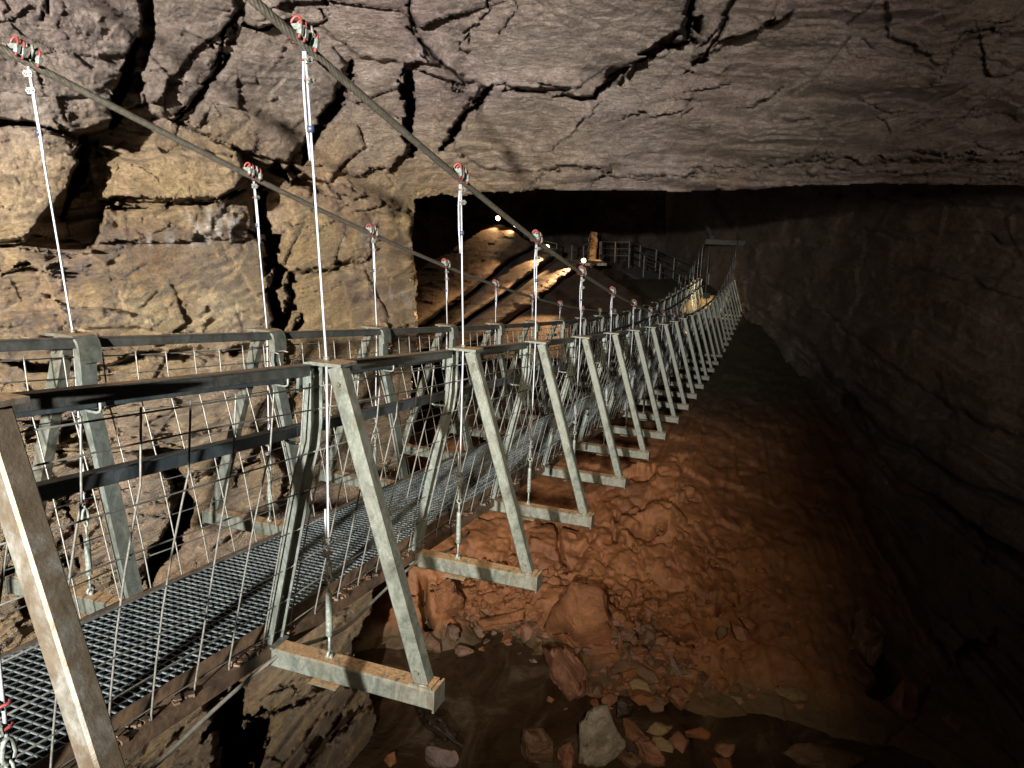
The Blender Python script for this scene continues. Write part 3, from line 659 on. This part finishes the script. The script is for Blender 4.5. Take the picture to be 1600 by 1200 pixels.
# main cables (twisted strands)
def strand(side):
    m = MB(); a0 = []; n = -1.2
    while n < 24.3:
        a0.append(n); n += .0055 if n < 3.6 else .012 if n < 6 else .03 if n < 9 else .4
    pts = np.array([[xf(n), YC+side*.608, zcab(n)] for n in a0]); R = .0132; seg = 28; vs = []; T = np.gradient(pts, axis=0); T /= np.linalg.norm(T, axis=1)[:, None]
    s_ = np.concatenate([[0], np.cumsum(np.linalg.norm(np.diff(pts, axis=0), axis=1))]); sd = np.array([0, 1, 0.])
    far = 9
    for k in range(len(pts)):
        q = np.cross(T[k], sd); tw = s_[k]*2*math.pi/.17 if a0[k] < far else 0
        for i in range(seg):
            an = 2*math.pi*i/seg; r = R*(.84+.32*abs(math.cos(3.5*(an-tw)))-.0) if a0[k] < far else R
            vs.append(pts[k]+r*(math.cos(an)*sd+math.sin(an)*q))
    fs = [(k*seg+i, k*seg+(i+1) % seg, (k+1)*seg+(i+1) % seg, (k+1)*seg+i) for k in range(len(pts)-1) for i in range(seg)]
    m.add(vs, fs, 0, True); return m.build('main_cable', CABLE, root)
strand(-1); strand(1)

# hangers
def d_clamp():
    """three saddle clips round the main cable; local x along the cable, z up"""
    m = MB()
    for x, tl in ((-.055, .06), (-.022, -.05), (.06, .04)):
        for dy in (0,):
            m.box((x, 0, -.024), (.032, .08, .024), 0, None, .006); m.box((x, 0, .0-.012), (.022, .05, .012), 0)
            m.tube([(x, -.028, -.07), (x, -.028, .0), (x, -.024, .018), (x, -.012, .031), (x, .0, .034), (x, .012, .031), (x, .024, .018), (x, .028, 0), (x, .028, -.07)], .0068, 7, 1)
            for y in (-.028, .028): m.prism([(.017*math.cos(a), .015*math.sin(a)) for a in np.arange(6)*math.pi/3], (x, y, -.043), .012)
    m.tube([(.018, .0, -.075), (.014, .016, -.05), (.014, .03, -.0), (.016, .022, .026), (.018, 0, .034), (.02, -.022, .026), (.022, -.03, 0), (.022, -.016, -.05), (.018, 0, -.075)], .008, 7, 0)
    m.v = [(p[0]*.74, p[1]*.68, p[2]*.68) for p in m.v]; return m.data('cable_clamp', [CLIP, RED])
def d_clip():
    m = MB(); m.box((-.014, 0, 0), (.012, .034, .026), 0, None, .003)
    m.tube([(-.028, -.011, 0), (.004, -.011, 0), (.013, -.006, 0), (.015, 0, 0), (.013, .006, 0), (.004, .011, 0), (-.028, .011, 0)], .0046, 6, 1)
    for y in (-.011, .011): m.prism([(.008*math.cos(a), .008*math.sin(a)) for a in np.arange(6)*math.pi/3], (-.022, y, 0), .005, np.array([[0, 0, 1], [0, 1, 0], [1, 0, 0.]]))
    m.v = [(p[0]*.85, p[1]*.85, p[2]*.85) for p in m.v]; return m.data('wire_clip', [CLIP, RED])
def d_turn():
    m = MB(); T = lambda pts, r, sg=7: m.tube(pts, r, sg)
    T([(0, 0, .012), (0, 0, .05), (0, 0, .1)], .0055); 
    m.tube([(0, 0, .085), (0, 0, .09), (0, 0, .115), (0, 0, .24), (0, 0, .262), (0, 0, .268)], [.006, .013, .0135, .0125, .0125, .006], 8)
    T([(0, 0, .26), (0, 0, .315)], .0055)
    T([(0.012*math.cos(a), .0, .328+.014*math.sin(a)) for a in np.linspace(-1.5, 4.8, 12)], .0045, 6)
    T([(0, .013*math.cos(a), .014+.013*math.sin(a)) for a in np.linspace(-1.5, 4.8, 12)], .007, 6)
    T([(0, .016*math.cos(a)*(1 if math.sin(a) < 0 else .8), .365+.03*math.sin(a)) for a in np.linspace(-1.57, 4.71, 16)], .006, 6)
    m.tube([(-.014, 0, .004), (.014, 0, .004)], .012, 6)
    return m.data('turnbuckle', [CLIP])
DC, DCL, DT = d_clamp(), d_clip(), d_turn()
def copy_in(name, data, parent, M):
    o = bpy.data.objects.new(name, data); COL.objects.link(o); o.parent = parent; o.matrix_basis = M; return o
for n in range(N0, N1+1):
    for s in (-1, 1):
        foot = loc(n, 0, s*.6147, .0); top = loc(n, 0, s*.6082, HH); cz = zcab(n)
        c = np.array([top[0], YC+s*.608, cz])
        if cz < top[2]+.05: continue
        L = c[2]-top[2]; m = MB(); r = .0045
        dbl = min(.36, L*.55)
        up = lambda f: c+(top-c)*f
        d = (foot-top)/np.linalg.norm(foot-top); w = c-top; Lw = np.linalg.norm(w); w = w/Lw
        m.tube([top+w*(Lw-.06), top+w*(Lw-dbl-.03), top, foot-d*.47, foot-d*.40], r, 7)
        side = np.array([-.35, -.94*s, 0.])
        m.tube([top+w*(Lw-.06)+side*.006, top+w*(Lw-.16)+side*.013, top+w*(Lw-dbl*.75)+side*.013, top+w*(Lw-dbl)+side*.009, top+w*(Lw-dbl-.03)+side*.008], r, 7)
        m.tube([top+w*(Lw-dbl*.78), top+w*(Lw-dbl*.84)], .0125, 8, 1)
        m.tube([foot-d*.48+side*.010, foot-d*.60+side*.01], r, 6)
        h = m.build('hanger_wire', [ROPE, TAPE], root)
        x = np.array([SP, 0, zcab(n+.5)-zcab(n-.5)]); x /= np.linalg.norm(x); z = np.cross(x, (0, 1, 0)); 
        M = Matrix(((x[0], 0, z[0], c[0]), (0, 1, 0, c[1]), (x[2], 0, z[2], c[2]), (0, 0, 0, 1)))
        copy_in('cable_clamp', DC, h, M)
        for dd in (.10, .17) if dbl > .3 else (.08,):
            q = top+w*(Lw-dd*.85); copy_in('wire_clip', DCL, h, Matrix.Translation(q) @ Matrix.Rotation(random.uniform(-.6, .6)+1.2, 4, 'Z'))
        for dd in (.425, .48):
            q = foot-d*dd; copy_in('wire_clip', DCL, h, Matrix.Translation(q) @ Matrix.Rotation(random.uniform(-.8, .8), 4, 'Z'))
        zz = Vector(-d); Rm = zz.to_track_quat('Z', 'Y').to_matrix().to_4x4()
        copy_in('turnbuckle', DT, h, Matrix.Translation(foot) @ Rm)

# ================================================================ LIGHT
w = bpy.data.worlds.new('World'); S.world = w; w.use_nodes = True
w.node_tree.nodes['Background'].inputs[0].default_value = (1, .85, .72, 1); w.node_tree.nodes['Background'].inputs[1].default_value = .015
def spot(name, loc_, tgt, power, col, size=.08, ang=120, blend=.8):
    l = bpy.data.lights.new(name, 'SPOT'); l.energy = power; l.color = col; l.shadow_soft_size = size; l.spot_size = math.radians(ang); l.spot_blend = blend
    o = bpy.data.objects.new(name, l); COL.objects.link(o); o.location = loc_; o.rotation_euler = (Vector(tgt)-Vector(loc_)).to_track_quat('-Z', 'Y').to_euler(); return o
def point(name, loc_, power, col, size=.05):
    l = bpy.data.lights.new(name, 'POINT'); l.energy = power; l.color = col; l.shadow_soft_size = size
    o = bpy.data.objects.new(name, l); COL.objects.link(o); o.location = loc_; return o
spot('key_floodlight', (-7, -.35, 1.5), (-7+15*math.cos(math.radians(25)), -.35+15*math.sin(math.radians(25)), -.1), 34000, (1, .965, .92), .09, 60, 1.)
spot('mud_floodlight', (-1., -1.0, 1.5), tuple(at(900, 900, 10)), 2400, (1, .8, .56), .08, 42, 1.)
spot('right_wall_fill', (-2, -1.5, 1.), (13, -4.3, 1.5), 2700, (1, .88, .8), .6, 58, 1.)  # added soft fill for right wall and roof, not a lamp of the cave

# ================================================================ FAR PASSAGE
DKMUD = m_boulder('shade_dark_mud', (.028, .014, .006), (.11, .06, .027), .85)  # dark mud, colour lowered further as painted shade from the key
def passage_slope():
    us = axis([(560, 1130, 1.8)]); vs_ = axis([(335, 560, 1.8)])
    U, V = np.meshgrid(us, vs_); d = ray(U, V)
    t = 17+(520-V)*.085
    P = d*t[..., None]
    W = V+.72*U+7*fbm(P*.4, 3, 1)+1.5*fbm(P*2, 3, 2)
    for a, b, am in ((880, 985, 2.6), (990, 1028, 1.5), (1030, 1068, 1.9)):
        x = np.clip((W-a)/(b-a), 0, 1); t = t-am*np.sin(np.pi*x)**.6*(.55+.45*x)
    t = t+3.5*smooth(1066, 1076, W)
    for a in (986, 1029): t = t+3.*np.exp(-((W-a)/5)**2)
    f, e = facets(P*1.3, 1300, 1.1); f2, e2 = facets(P*3.5, 1320, 1.1)
    t = t+.06*f+.03*f2+.02*ridge(P*3, 3, 3)-.12*fbm(P*.6, 3, 4)
    P = d*t[..., None]
    top = np.interp(us, [560, 640, 672, 700, 740, 765, 778, 800, 830, 850, 880, 905, 930, 960, 1000, 1060, 1130], [470, 436, 408, 394, 366, 352, 348, 358, 382, 395, 404, 411, 420, 440, 462, 486, 500])
    keep = V > top[None]+2*vn(P*1.5, 5); kf = keep[:-1, :-1] & keep[1:, 1:]
    c = rockcol(P, (.34, .2, .1), 7, .3)
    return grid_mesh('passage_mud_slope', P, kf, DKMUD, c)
passage_slope()

def rockmesh(seed, L, Wd, Hh, sub=4, cuts=10, rough=1., flat=.0):
    import bmesh
    rnd = random.Random(seed); bm = bmesh.new(); bmesh.ops.create_icosphere(bm, subdivisions=sub, radius=1.)
    V = np.array([v.co[:] for v in bm.verts]); F = [[v.index for v in f.verts] for f in bm.faces]; bm.free()
    # box-like block cut by random planes
    V = np.sign(V)*np.abs(V)**.42; V = V/np.abs(V).max()
    for k in range(cuts):
        n = np.array([rnd.gauss(0, 1), rnd.gauss(0, 1), rnd.gauss(0, .8)]); n /= np.linalg.norm(n); dd = rnd.uniform(.48, .86)
        x = V@n; V = V-np.outer(np.maximum(0, x-dd), n)
    V = V*np.array([L/2, Wd/2, Hh/2]); o = np.array([seed*3.7, seed*1.3, 0])
    N = V/np.linalg.norm(V/np.array([L, Wd, Hh]), axis=1)[:, None]/np.array([L, Wd, Hh]); N /= np.linalg.norm(N, axis=1)[:, None]
    sc = 1.; f, e = facets((V+o)*3.4, 60, 1.6)
    st = (V[:, 2]*9+fbm((V+o)*2, 2, 63))%1.
    V = V+N*(.045*f+.012*fbm((V+o)*3, 4, 61)+.01*ridge((V+o)*np.array([9, 9, 20]), 3, 62)-.03*smooth(.7, 1, st)*(np.abs(N[:, 2]) < .6))[:, None]*min(1, 1.6*min(L, Wd, Hh)+.15)*rough
    return V, F
def slab_obj(name, seed, a, b, wd, hh, z, mats_, label, cat='boulder', lift=.25, roll=0., tip=0., group=None, sub=4, cuts=10):
    """a,b: sight points of the two ends at level z"""
    A = at_z(*a, z); B = at_z(*b, z); D = B-A; L = np.linalg.norm(D); D /= L; side = np.cross((0, 0, 1), D)
    V, F = rockmesh(seed, L, wd, hh, sub, cuts)
    me = bpy.data.meshes.new(name); me.from_pydata(V.tolist(), [], F); me.materials.append(mats_)
    me.polygons.foreach_set('use_smooth', [True]*len(F)); me.update()
    o = link(name, me); M = Matrix(((D[0], side[0], 0, 0), (D[1], side[1], 0, 0), (D[2], side[2], 1, 0), (0, 0, 0, 1))) @ Matrix.Rotation(tip, 4, 'Y') @ Matrix.Rotation(roll, 4, 'X')
    c = (A+B)/2+np.array([0, 0, hh*lift]); M.translation = c; o.matrix_world = M
    return tag(o, label, cat, group)
ORA = m_boulder('orange_coated_rock', (.17, .065, .022), (.34, .14, .052)); GRY = m_boulder('pale_grey_rock', (.24, .21, .16), (.4, .36, .3)); BRN = m_boulder('brown_rock', (.1, .055, .03), (.24, .14, .08), .45)
RDS = m_boulder('reddish_slab_rock', (.2, .085, .045), (.36, .18, .11), .55); DRK = m_boulder('wet_black_rock', (.02, .013, .009), (.06, .035, .022), .25); YEL = m_boulder('ochre_rock', (.2, .13, .06), (.36, .26, .13), .5); PUR = m_boulder('purplish_rock', (.17, .12, .1), (.32, .24, .21), .6)
WZ = -8.12
R = [((836, 1008), (940, 1124), .75, .7, WZ, RDS, 'long reddish slab with dark layered side slanting into the stream', .25, .35, .05),
     ((876, 1172), (992, 1168), 1.0, 1.55, WZ, GRY, 'pale grey block-shaped boulder, the palest rock at the bottom of the picture', .0, .1, .1),
     ((805, 1190), (872, 1172), .5, .8, WZ, BRN, 'squat brown boulder in the water just left of the pale grey boulder', .1, .2, -.1),
     ((868, 1200), (900, 1196), .5, .8, WZ, RDS, 'small reddish rock wedged between the squat brown and the pale grey boulders', .1, .0, .2),
     ((668, 962), (738, 958), .5, 1.0, -7.75, ORA, 'upright orange block with flat face under the second outrigger beam', .35, 0., .03),
     ((728, 990), (828, 972), .3, .22, -7.85, ORA, 'thin orange slab lying flat along the back edge of the pool', .6, .1, -.05),
     ((848, 1010), (962, 990), .95, 1.6, -7.9, ORA, 'massive muddy orange boulder behind the long reddish slab', .2, .1, .12),
     ((994, 1008), (1070, 1068), .34, .22, -7.95, PUR, 'long purplish slab slanting down to the stream, the longest in the rubble heap', .9, .5, .1),
     ((962, 1036), (1038, 1080), .3, .2, -8.0, BRN, 'brown slab lying below the long purplish slab', .7, .1, .05),
     ((984, 1062), (1016, 1118), .34, .3, WZ, YEL, 'ochre yellow slab dipping steeply into the water', .3, .5, .1),
     ((940, 1062), (984, 1046), .3, .3, -8.0, BRN, 'angular brown stone beside the massive muddy boulder', .4, .1, .1),
     ((1026, 988), (1094, 1004), .5, .4, -7.75, ORA, 'orange block with a deep black shadow beneath it on the bank', .45, -.2, .1),
     ((982, 1160), (1046, 1205), .42, .55, WZ, RDS, 'wet reddish rock at the lower edge right of the pale grey boulder', .1, .2, .2),
     ((955, 1112), (992, 1122), .3, .3, WZ, DRK, 'round black wet stone behind the pale grey boulder', .3, .1, .1),
     ((640, 1098), (716, 1180), .34, .5, WZ, DRK, 'black layered slab in the water below the nearest outrigger beam', .2, .5, -.1),
     ((664, 1170), (706, 1212), .42, .6, WZ, PUR, 'mottled rock at the lower edge beside the black layered slab', .1, .3, .1),
     ((596, 1185), (626, 1192), .3, .3, WZ, ORA, 'small rounded orange stone at the lower edge against the rock pillar', .1, .1, .1),
     ((1138, 1096), (1168, 1108), .2, .16, WZ, YEL, 'small glistening pale stone standing in the right pool', .4, .1, .1),
     ((1110, 1168), (1152, 1186), .35, .3, WZ, RDS, 'wet red stone in the right pool nearest the lower edge', .2, .1, .1),
     ((1205, 1082), (1262, 1100), .3, .2, -8.0, YEL, 'tan slab at the foot of the mud bank beside the right pool', .5, .1, .1),
     ((1318, 1010), (1378, 1040), .8, 1.2, -7.7, BRN, 'tall brown boulder lobe in the shade at the foot of the bank', .2, .1, .2),
     ((1376, 1110), (1440, 1120), .6, .7, WZ, RDS, 'dark red boulder beside the black hollow at lower right', .3, .1, .2),
     ((1215, 1178), (1385, 1200), .6, .35, WZ, BRN, 'long low dark slab at the bottom right edge', .1, .05, .0),
     ((1450, 1135), (1532, 1165), .7, .45, WZ, BRN, 'shadowy brown boulder farthest to the right at the bottom', .1, .1, .1),
     ((956, 828), (984, 830), .35, .35, -6.85, ORA, 'crusted orange lump, leftmost of the group in the middle of the bank', .2, .1, .1),
     ((980, 822), (1010, 818), .3, .3, -6.75, ORA, 'crusted orange lump, middle one of the group on the bank', .2, .2, .1),
     ((1010, 826), (1044, 830), .35, .35, -6.8, ORA, 'crusted orange lump, rightmost of the group in the middle of the bank', .2, .1, .2),
     ((1010, 902), (1028, 902), .22, .2, -7.2, YEL, 'small pale square stone stuck on the bank above the massive boulder', .4, .1, .1),
     ((1066, 768), (1088, 778), .3, .28, -6.4, ORA, 'small knob of rock high on the bank right of the bridge', .3, .1, .1),
     ((1112, 868), (1136, 874), .22, .2, -6.95, ORA, 'small stone casting a black shadow on the open mud slope', .3, .1, .1),
     ((738, 950), (790, 946), .4, .4, -7.75, ORA, 'flat-faced orange stone right of the upright block', .3, .1, .1),
     ((790, 944), (834, 938), .35, .35, -7.7, ORA, 'rounded orange stone above the end of the thin slab', .3, .3, .1),
     ((692, 992), (724, 1004), .3, .28, -7.95, BRN, 'angular stone at the left end of the thin slab', .3, .1, .2),
     ((655, 1000), (700, 1020), .4, .3, WZ, BRN, 'wet brown stone at the back left corner of the pool', .4, .2, .1),
     ((705, 1012), (745, 1028), .35, .25, WZ, BRN, 'wet stone breaking the surface at the back of the pool', .2, .2, .1),
     ((1000, 945), (1040, 960), .35, .3, -7.45, ORA, 'lumpy orange stone above the block with the black shadow', .3, .2, .1),
     ((955, 1000), (992, 1012), .3, .3, -7.85, BRN, 'broken brown stone at the top of the rubble heap', .5, .3, .3),
     ]
for k, (a, b, wd, hh, z, mm, lab, lift, roll, tip) in enumerate(R):
    slab_obj('boulder', k+11, a, b, wd, hh, z, mm, lab, 'rock', lift, roll, tip, sub=5, cuts=16)
rr_ = random.Random(8)
for k_ in range(18):
    u_, v_ = (rr_.uniform(965, 1105), rr_.uniform(1015, 1110)) if k_ < 10 else (rr_.uniform(830, 1130), rr_.uniform(1120, 1195))
    a_ = rr_.uniform(-.2, 1.2); l_ = rr_.uniform(22, 42) if k_ < 10 else rr_.uniform(34, 68)
    slab_obj('boulder', 120+k_, (u_, v_), (u_+l_*math.cos(a_)*1.3, v_+l_*math.sin(a_)), rr_.uniform(.22, .42), rr_.uniform(.14, .3), -8.0 if v_ < 1110 else WZ, [BRN, RDS, ORA, YEL][k_ % 4],
             'middle-sized angular slab in the heap at the foot of the mud bank' if k_ < 10 else 'middle-sized angular slab standing in the shallow water near the lower edge', 'rock', .3 if k_ < 10 else .12, rr_.uniform(-.5, .5), rr_.uniform(-.3, .4),
             'slabs in the heap' if k_ < 10 else 'slabs in the shallow water', sub=4, cuts=14)
# uncountable rubble on the bank foot
def rubble():
    rnd = random.Random(3); vs, fs, mi = [], [], []
    for k in range(1000):
        g = rnd.random()
        if g < .4: u, v = rnd.gauss(1000, 60), rnd.gauss(1035, 38)
        elif g < .8: u, v = rnd.gauss(790, 70), rnd.gauss(940, 30)
        else: u, v = rnd.uniform(880, 1300), rnd.uniform(820, 1110)
        if not (620 < u < 1320 and 700 < v < 1120): continue
        z = float(floor_z(np.array([[u]]), np.array([[v]]))[0, 0]); z = max(z, -8.15)
        sz = rnd.uniform(.05, .2)*(1.8 if rnd.random() < .25 else 1); V, F = rockmesh(100+k % 17, sz, sz*rnd.uniform(.5, .9), sz*rnd.uniform(.3, .8), 2, 8)
        c = at_z(u, v, z); Rm = np.array(Matrix.Rotation(rnd.uniform(0, 6), 3, 'Z') @ Matrix.Rotation(rnd.uniform(-.6, .6), 3, 'X'))
        V = V@Rm.T+c+np.array([0, 0, sz*.1]); b = len(vs); vs += V.tolist(); fs += [[b+i for i in f] for f in F]; mi += [k % 3 if v > 960 else 0]*len(F)
    me = bpy.data.meshes.new('rubble'); me.from_pydata(vs, [], fs); me.materials.append(ORA); me.materials.append(BRN); me.materials.append(RDS); me.polygons.foreach_set('material_index', mi); me.update(); o = link('rubble', me); tag(o, 'scattered broken stones on the foot of the mud bank', 'rubble', None, 'stuff')
rubble()

# --- walkways with railings beyond the bridge
def railing(name, tops, h, label, posts=None, mids=2, r=.028, cat='railing', wide=0.):
    P = [at(*p) for p in tops]; rt = empty(name, tuple(P[0]-np.array([0, 0, h]))); tag(rt, label, cat)
    m = MB(); m.tube(P, r, 6); m.build('top_rail', DARKST, rt)
    for k in range(mids):
        m = MB(); m.tube([p-np.array([0, 0, h*(k+1)/(mids+1)]) for p in P], r*.7, 6); m.build('mid_rail', DARKST, rt)
    for p in P:
        m = MB(); m.beam(p, p-np.array([0, 0, h]), r*2.2, r*2.2, (1, 0, 0)); m.build('post', DARKST, rt)
    return P
railing('railing', [(984, 386, 36), (1007, 399, 34.8), (1032, 412, 33.6), (1062, 429, 32.4), (1090, 446, 31.2)], 1.05, 'nearer sloping steel railing leading down towards the far end of the bridge', None)
railing('railing', [(984, 379, 38.5), (1001, 383, 37.6), (1026, 389, 36.6), (1054, 403, 35.2), (1083, 415, 33.8), (1108, 427, 32.4), (1140, 440, 31)], 1.1, 'farther sloping steel railing behind the nearer one', None)
railing('railing', [(940, 377, 38), (962, 378, 37.6), (984, 378, 37)], 1.05, 'short level railing right of the lit platform', None)
railing('railing', [(894, 382, 35.5), (912, 384, 35), (930, 376, 37), (938, 377, 37.5)], 1.05, 'railing round the lit platform in the passage', None)
railing('railing', [(811, 356, 38), (820, 360, 37.5), (829, 366, 37), (848, 376, 36.3), (870, 381, 36)], .85, 'railing along the lit ramp up in the passage', None)
def plank(name, pts, w, th, mat_, label, cat):
    m = MB(); P = [at(*p) for p in pts]; m.sweep([(-w/2, -th/2), (w/2, -th/2), (w/2, th/2), (-w/2, th/2)], P, np.cross((0, 0, 1), P[-1]-P[0])/np.linalg.norm(np.cross((0, 0, 1), P[-1]-P[0])))
    return tag(m.build(name, mat_), label, cat)
CONC = m_plain('pale_concrete', (.4, .33, .24), .8, 0, 6, .3, .01)
plank('walkway_ramp', [(806, 378, 38.3), (829, 390, 37.2), (852, 402, 36.2)], 1.3, .15, CONC, 'pale ramp lit by floodlights up in the passage', 'ramp')
plank('walkway_platform', [(888, 409, 35.8), (915, 410, 35.6), (942, 410, 36)], 1.6, .12, CONC, 'small lit platform in the passage behind the bridge', 'platform')
plank('walkway_stairs', [(984, 420, 36.6), (1062, 461, 33.4), (1104, 478, 31)], 1.2, .15, DARKST, 'dim sloping gangway running down to the far end of the bridge', 'gangway')
# lit rock column behind the platform
slab_obj('rock_pillar', 77, (914, 411), (937, 411), .6, 2.0, -4.6, YEL, 'rough rock pillar glowing orange behind the lit platform', 'rock pillar', .3, 0, 0)

# far anchor frame of the main cables
rt = empty('cable_anchor_frame', tuple(at(1135, 470, 29.5))); tag(rt, 'grey steel anchor frame holding the main cables at the far end', 'anchor frame')
m = MB(); m.beam(at(1103, 377, 29.6), at(1167, 380, 28.4), .18, .22, (0, 0, 1), 0, .02); m.build('crossbar', DARKST, rt)
for u in (1109, 1148):
    m = MB(); p = at(u, 378, 29.2); m.tube([p-np.array([0, 0, .15]), p-np.array([0, 0, 2.6])], .02, 6); m.build('tie_rod', DARKST, rt)
m = MB(); m.beam(at(1112, 372, 29.5), at(1101, 344, 30.5), .12, .16, (0, 1, 0), 0, .01); m.build('back_brace', DARKST, rt)

# lamps in the passage: small floodlights with a glowing lens
GLOW = m_emit('warm_lamp_glow', (1, .66, .32), 9)
def floodlight(u, v, t, tgt, power, label, col=(1, .55, .24), ang=130, r=.075):
    p = at(u, v, t); rt = empty('floodlight', tuple(p)); tag(rt, label, 'floodlight', 'floodlights in the passage')
    q = np.array(tgt)-p; q /= np.linalg.norm(q); Rm = np.array(Vector(q).to_track_quat('Z', 'Y').to_matrix())
    m = MB(); m.prism([(-.11, -.08), (.11, -.08), (.11, .08), (-.11, .08)], p-Rm@np.array([0, 0, .06]), .05, Rm, 0, .02); m.tube([p-Rm@np.array([0, 0, .1]), p-Rm@np.array([0, 0, .1])-np.array([0, 0, .3])], .02); m.build('housing', LAMPG, rt)
    m = MB(); m.tube([p-Rm@np.array([0, 0, .02]), p+Rm@np.array([0, 0, .02]), p+Rm@np.array([0, 0, .05])], [r, r, r*.5], 10); m.build('lens', GLOW, rt)
    l = bpy.data.lights.new('floodlight_beam', 'SPOT'); l.energy = power; l.color = col; l.shadow_soft_size = .06
    o = bpy.data.objects.new('floodlight_beam', l); COL.objects.link(o); o.location = p+q*.12; l.spot_size = math.radians(ang); l.spot_blend = .6; o.rotation_euler = Vector(q).to_track_quat('-Z', 'Y').to_euler()
floodlight(778, 341, 29.6, at(722, 384, 27.3), 260, 'topmost floodlight glowing above the crest of the mud slope', r=.1, ang=70)
floodlight(805, 352, 28.6, at(790, 362, 28.4), 160, 'floodlight just right of the slope crest below the topmost one', r=.09, ang=110)
floodlight(855, 386, 26., at(785, 436, 23.6), 900, 'floodlight at the foot of the lit ramp', r=.09, ang=62)
floodlight(912, 407, 24.5, at(820, 466, 21.2), 3000, 'floodlight below the lit platform shining down the mud slope', r=.08, ang=46)
floodlight(940, 400, 35.6, at(922, 388, 37), 55, 'floodlight on the platform beside the glowing rock pillar', (1, .5, .2), r=.06, ang=120)
floodlight(1103, 463, 23.9, at(1082, 482, 25.4), 420, 'floodlight over the pale stones behind the far end of the bridge', (1, .8, .5), r=.04, ang=100)
for k_, (a_, b_, w_, h_, l_) in enumerate([((1060, 490), (1090, 492), .8, .8, 'floodlit pale rock behind the far end of the bridge, left of its neighbour'), ((1086, 488), (1114, 490), .8, .85, 'floodlit pale rock behind the far end of the bridge, right of its neighbour')]):
    slab_obj('boulder', 90+k_, a_, b_, w_, h_, -5.05, YEL, l_, 'rock', .3, .2, .1)
for k_, (a_, l_) in enumerate([((1082, 538), 'lit pale stone under the far bridge frames, nearest of three'), ((1096, 526), 'lit pale stone under the far bridge frames, middle of three'), ((1112, 532), 'lit pale stone under the far bridge frames, rightmost of three')]):
    slab_obj('boulder', 94+k_, a_, (a_[0]+12, a_[1]+2), .25, .3, -5.4, YEL, l_, 'rock', .4, .2, .1)
spot('under_bridge_added_spot', tuple(at(1070, 520, 20.5)), tuple(at(1102, 532, 23)), 160, (1, .72, .4), .04, 70, .8)  # added spot to brighten the pale stones, without a lamp fitting

S.view_settings.view_transform = 'Standard'; S.view_settings.look = 'None'; S.view_settings.exposure = 0; S.view_settings.gamma = 1
S.cycles.max_bounces = 5; S.cycles.sample_clamp_indirect = 4; S.cycles.use_denoising = True
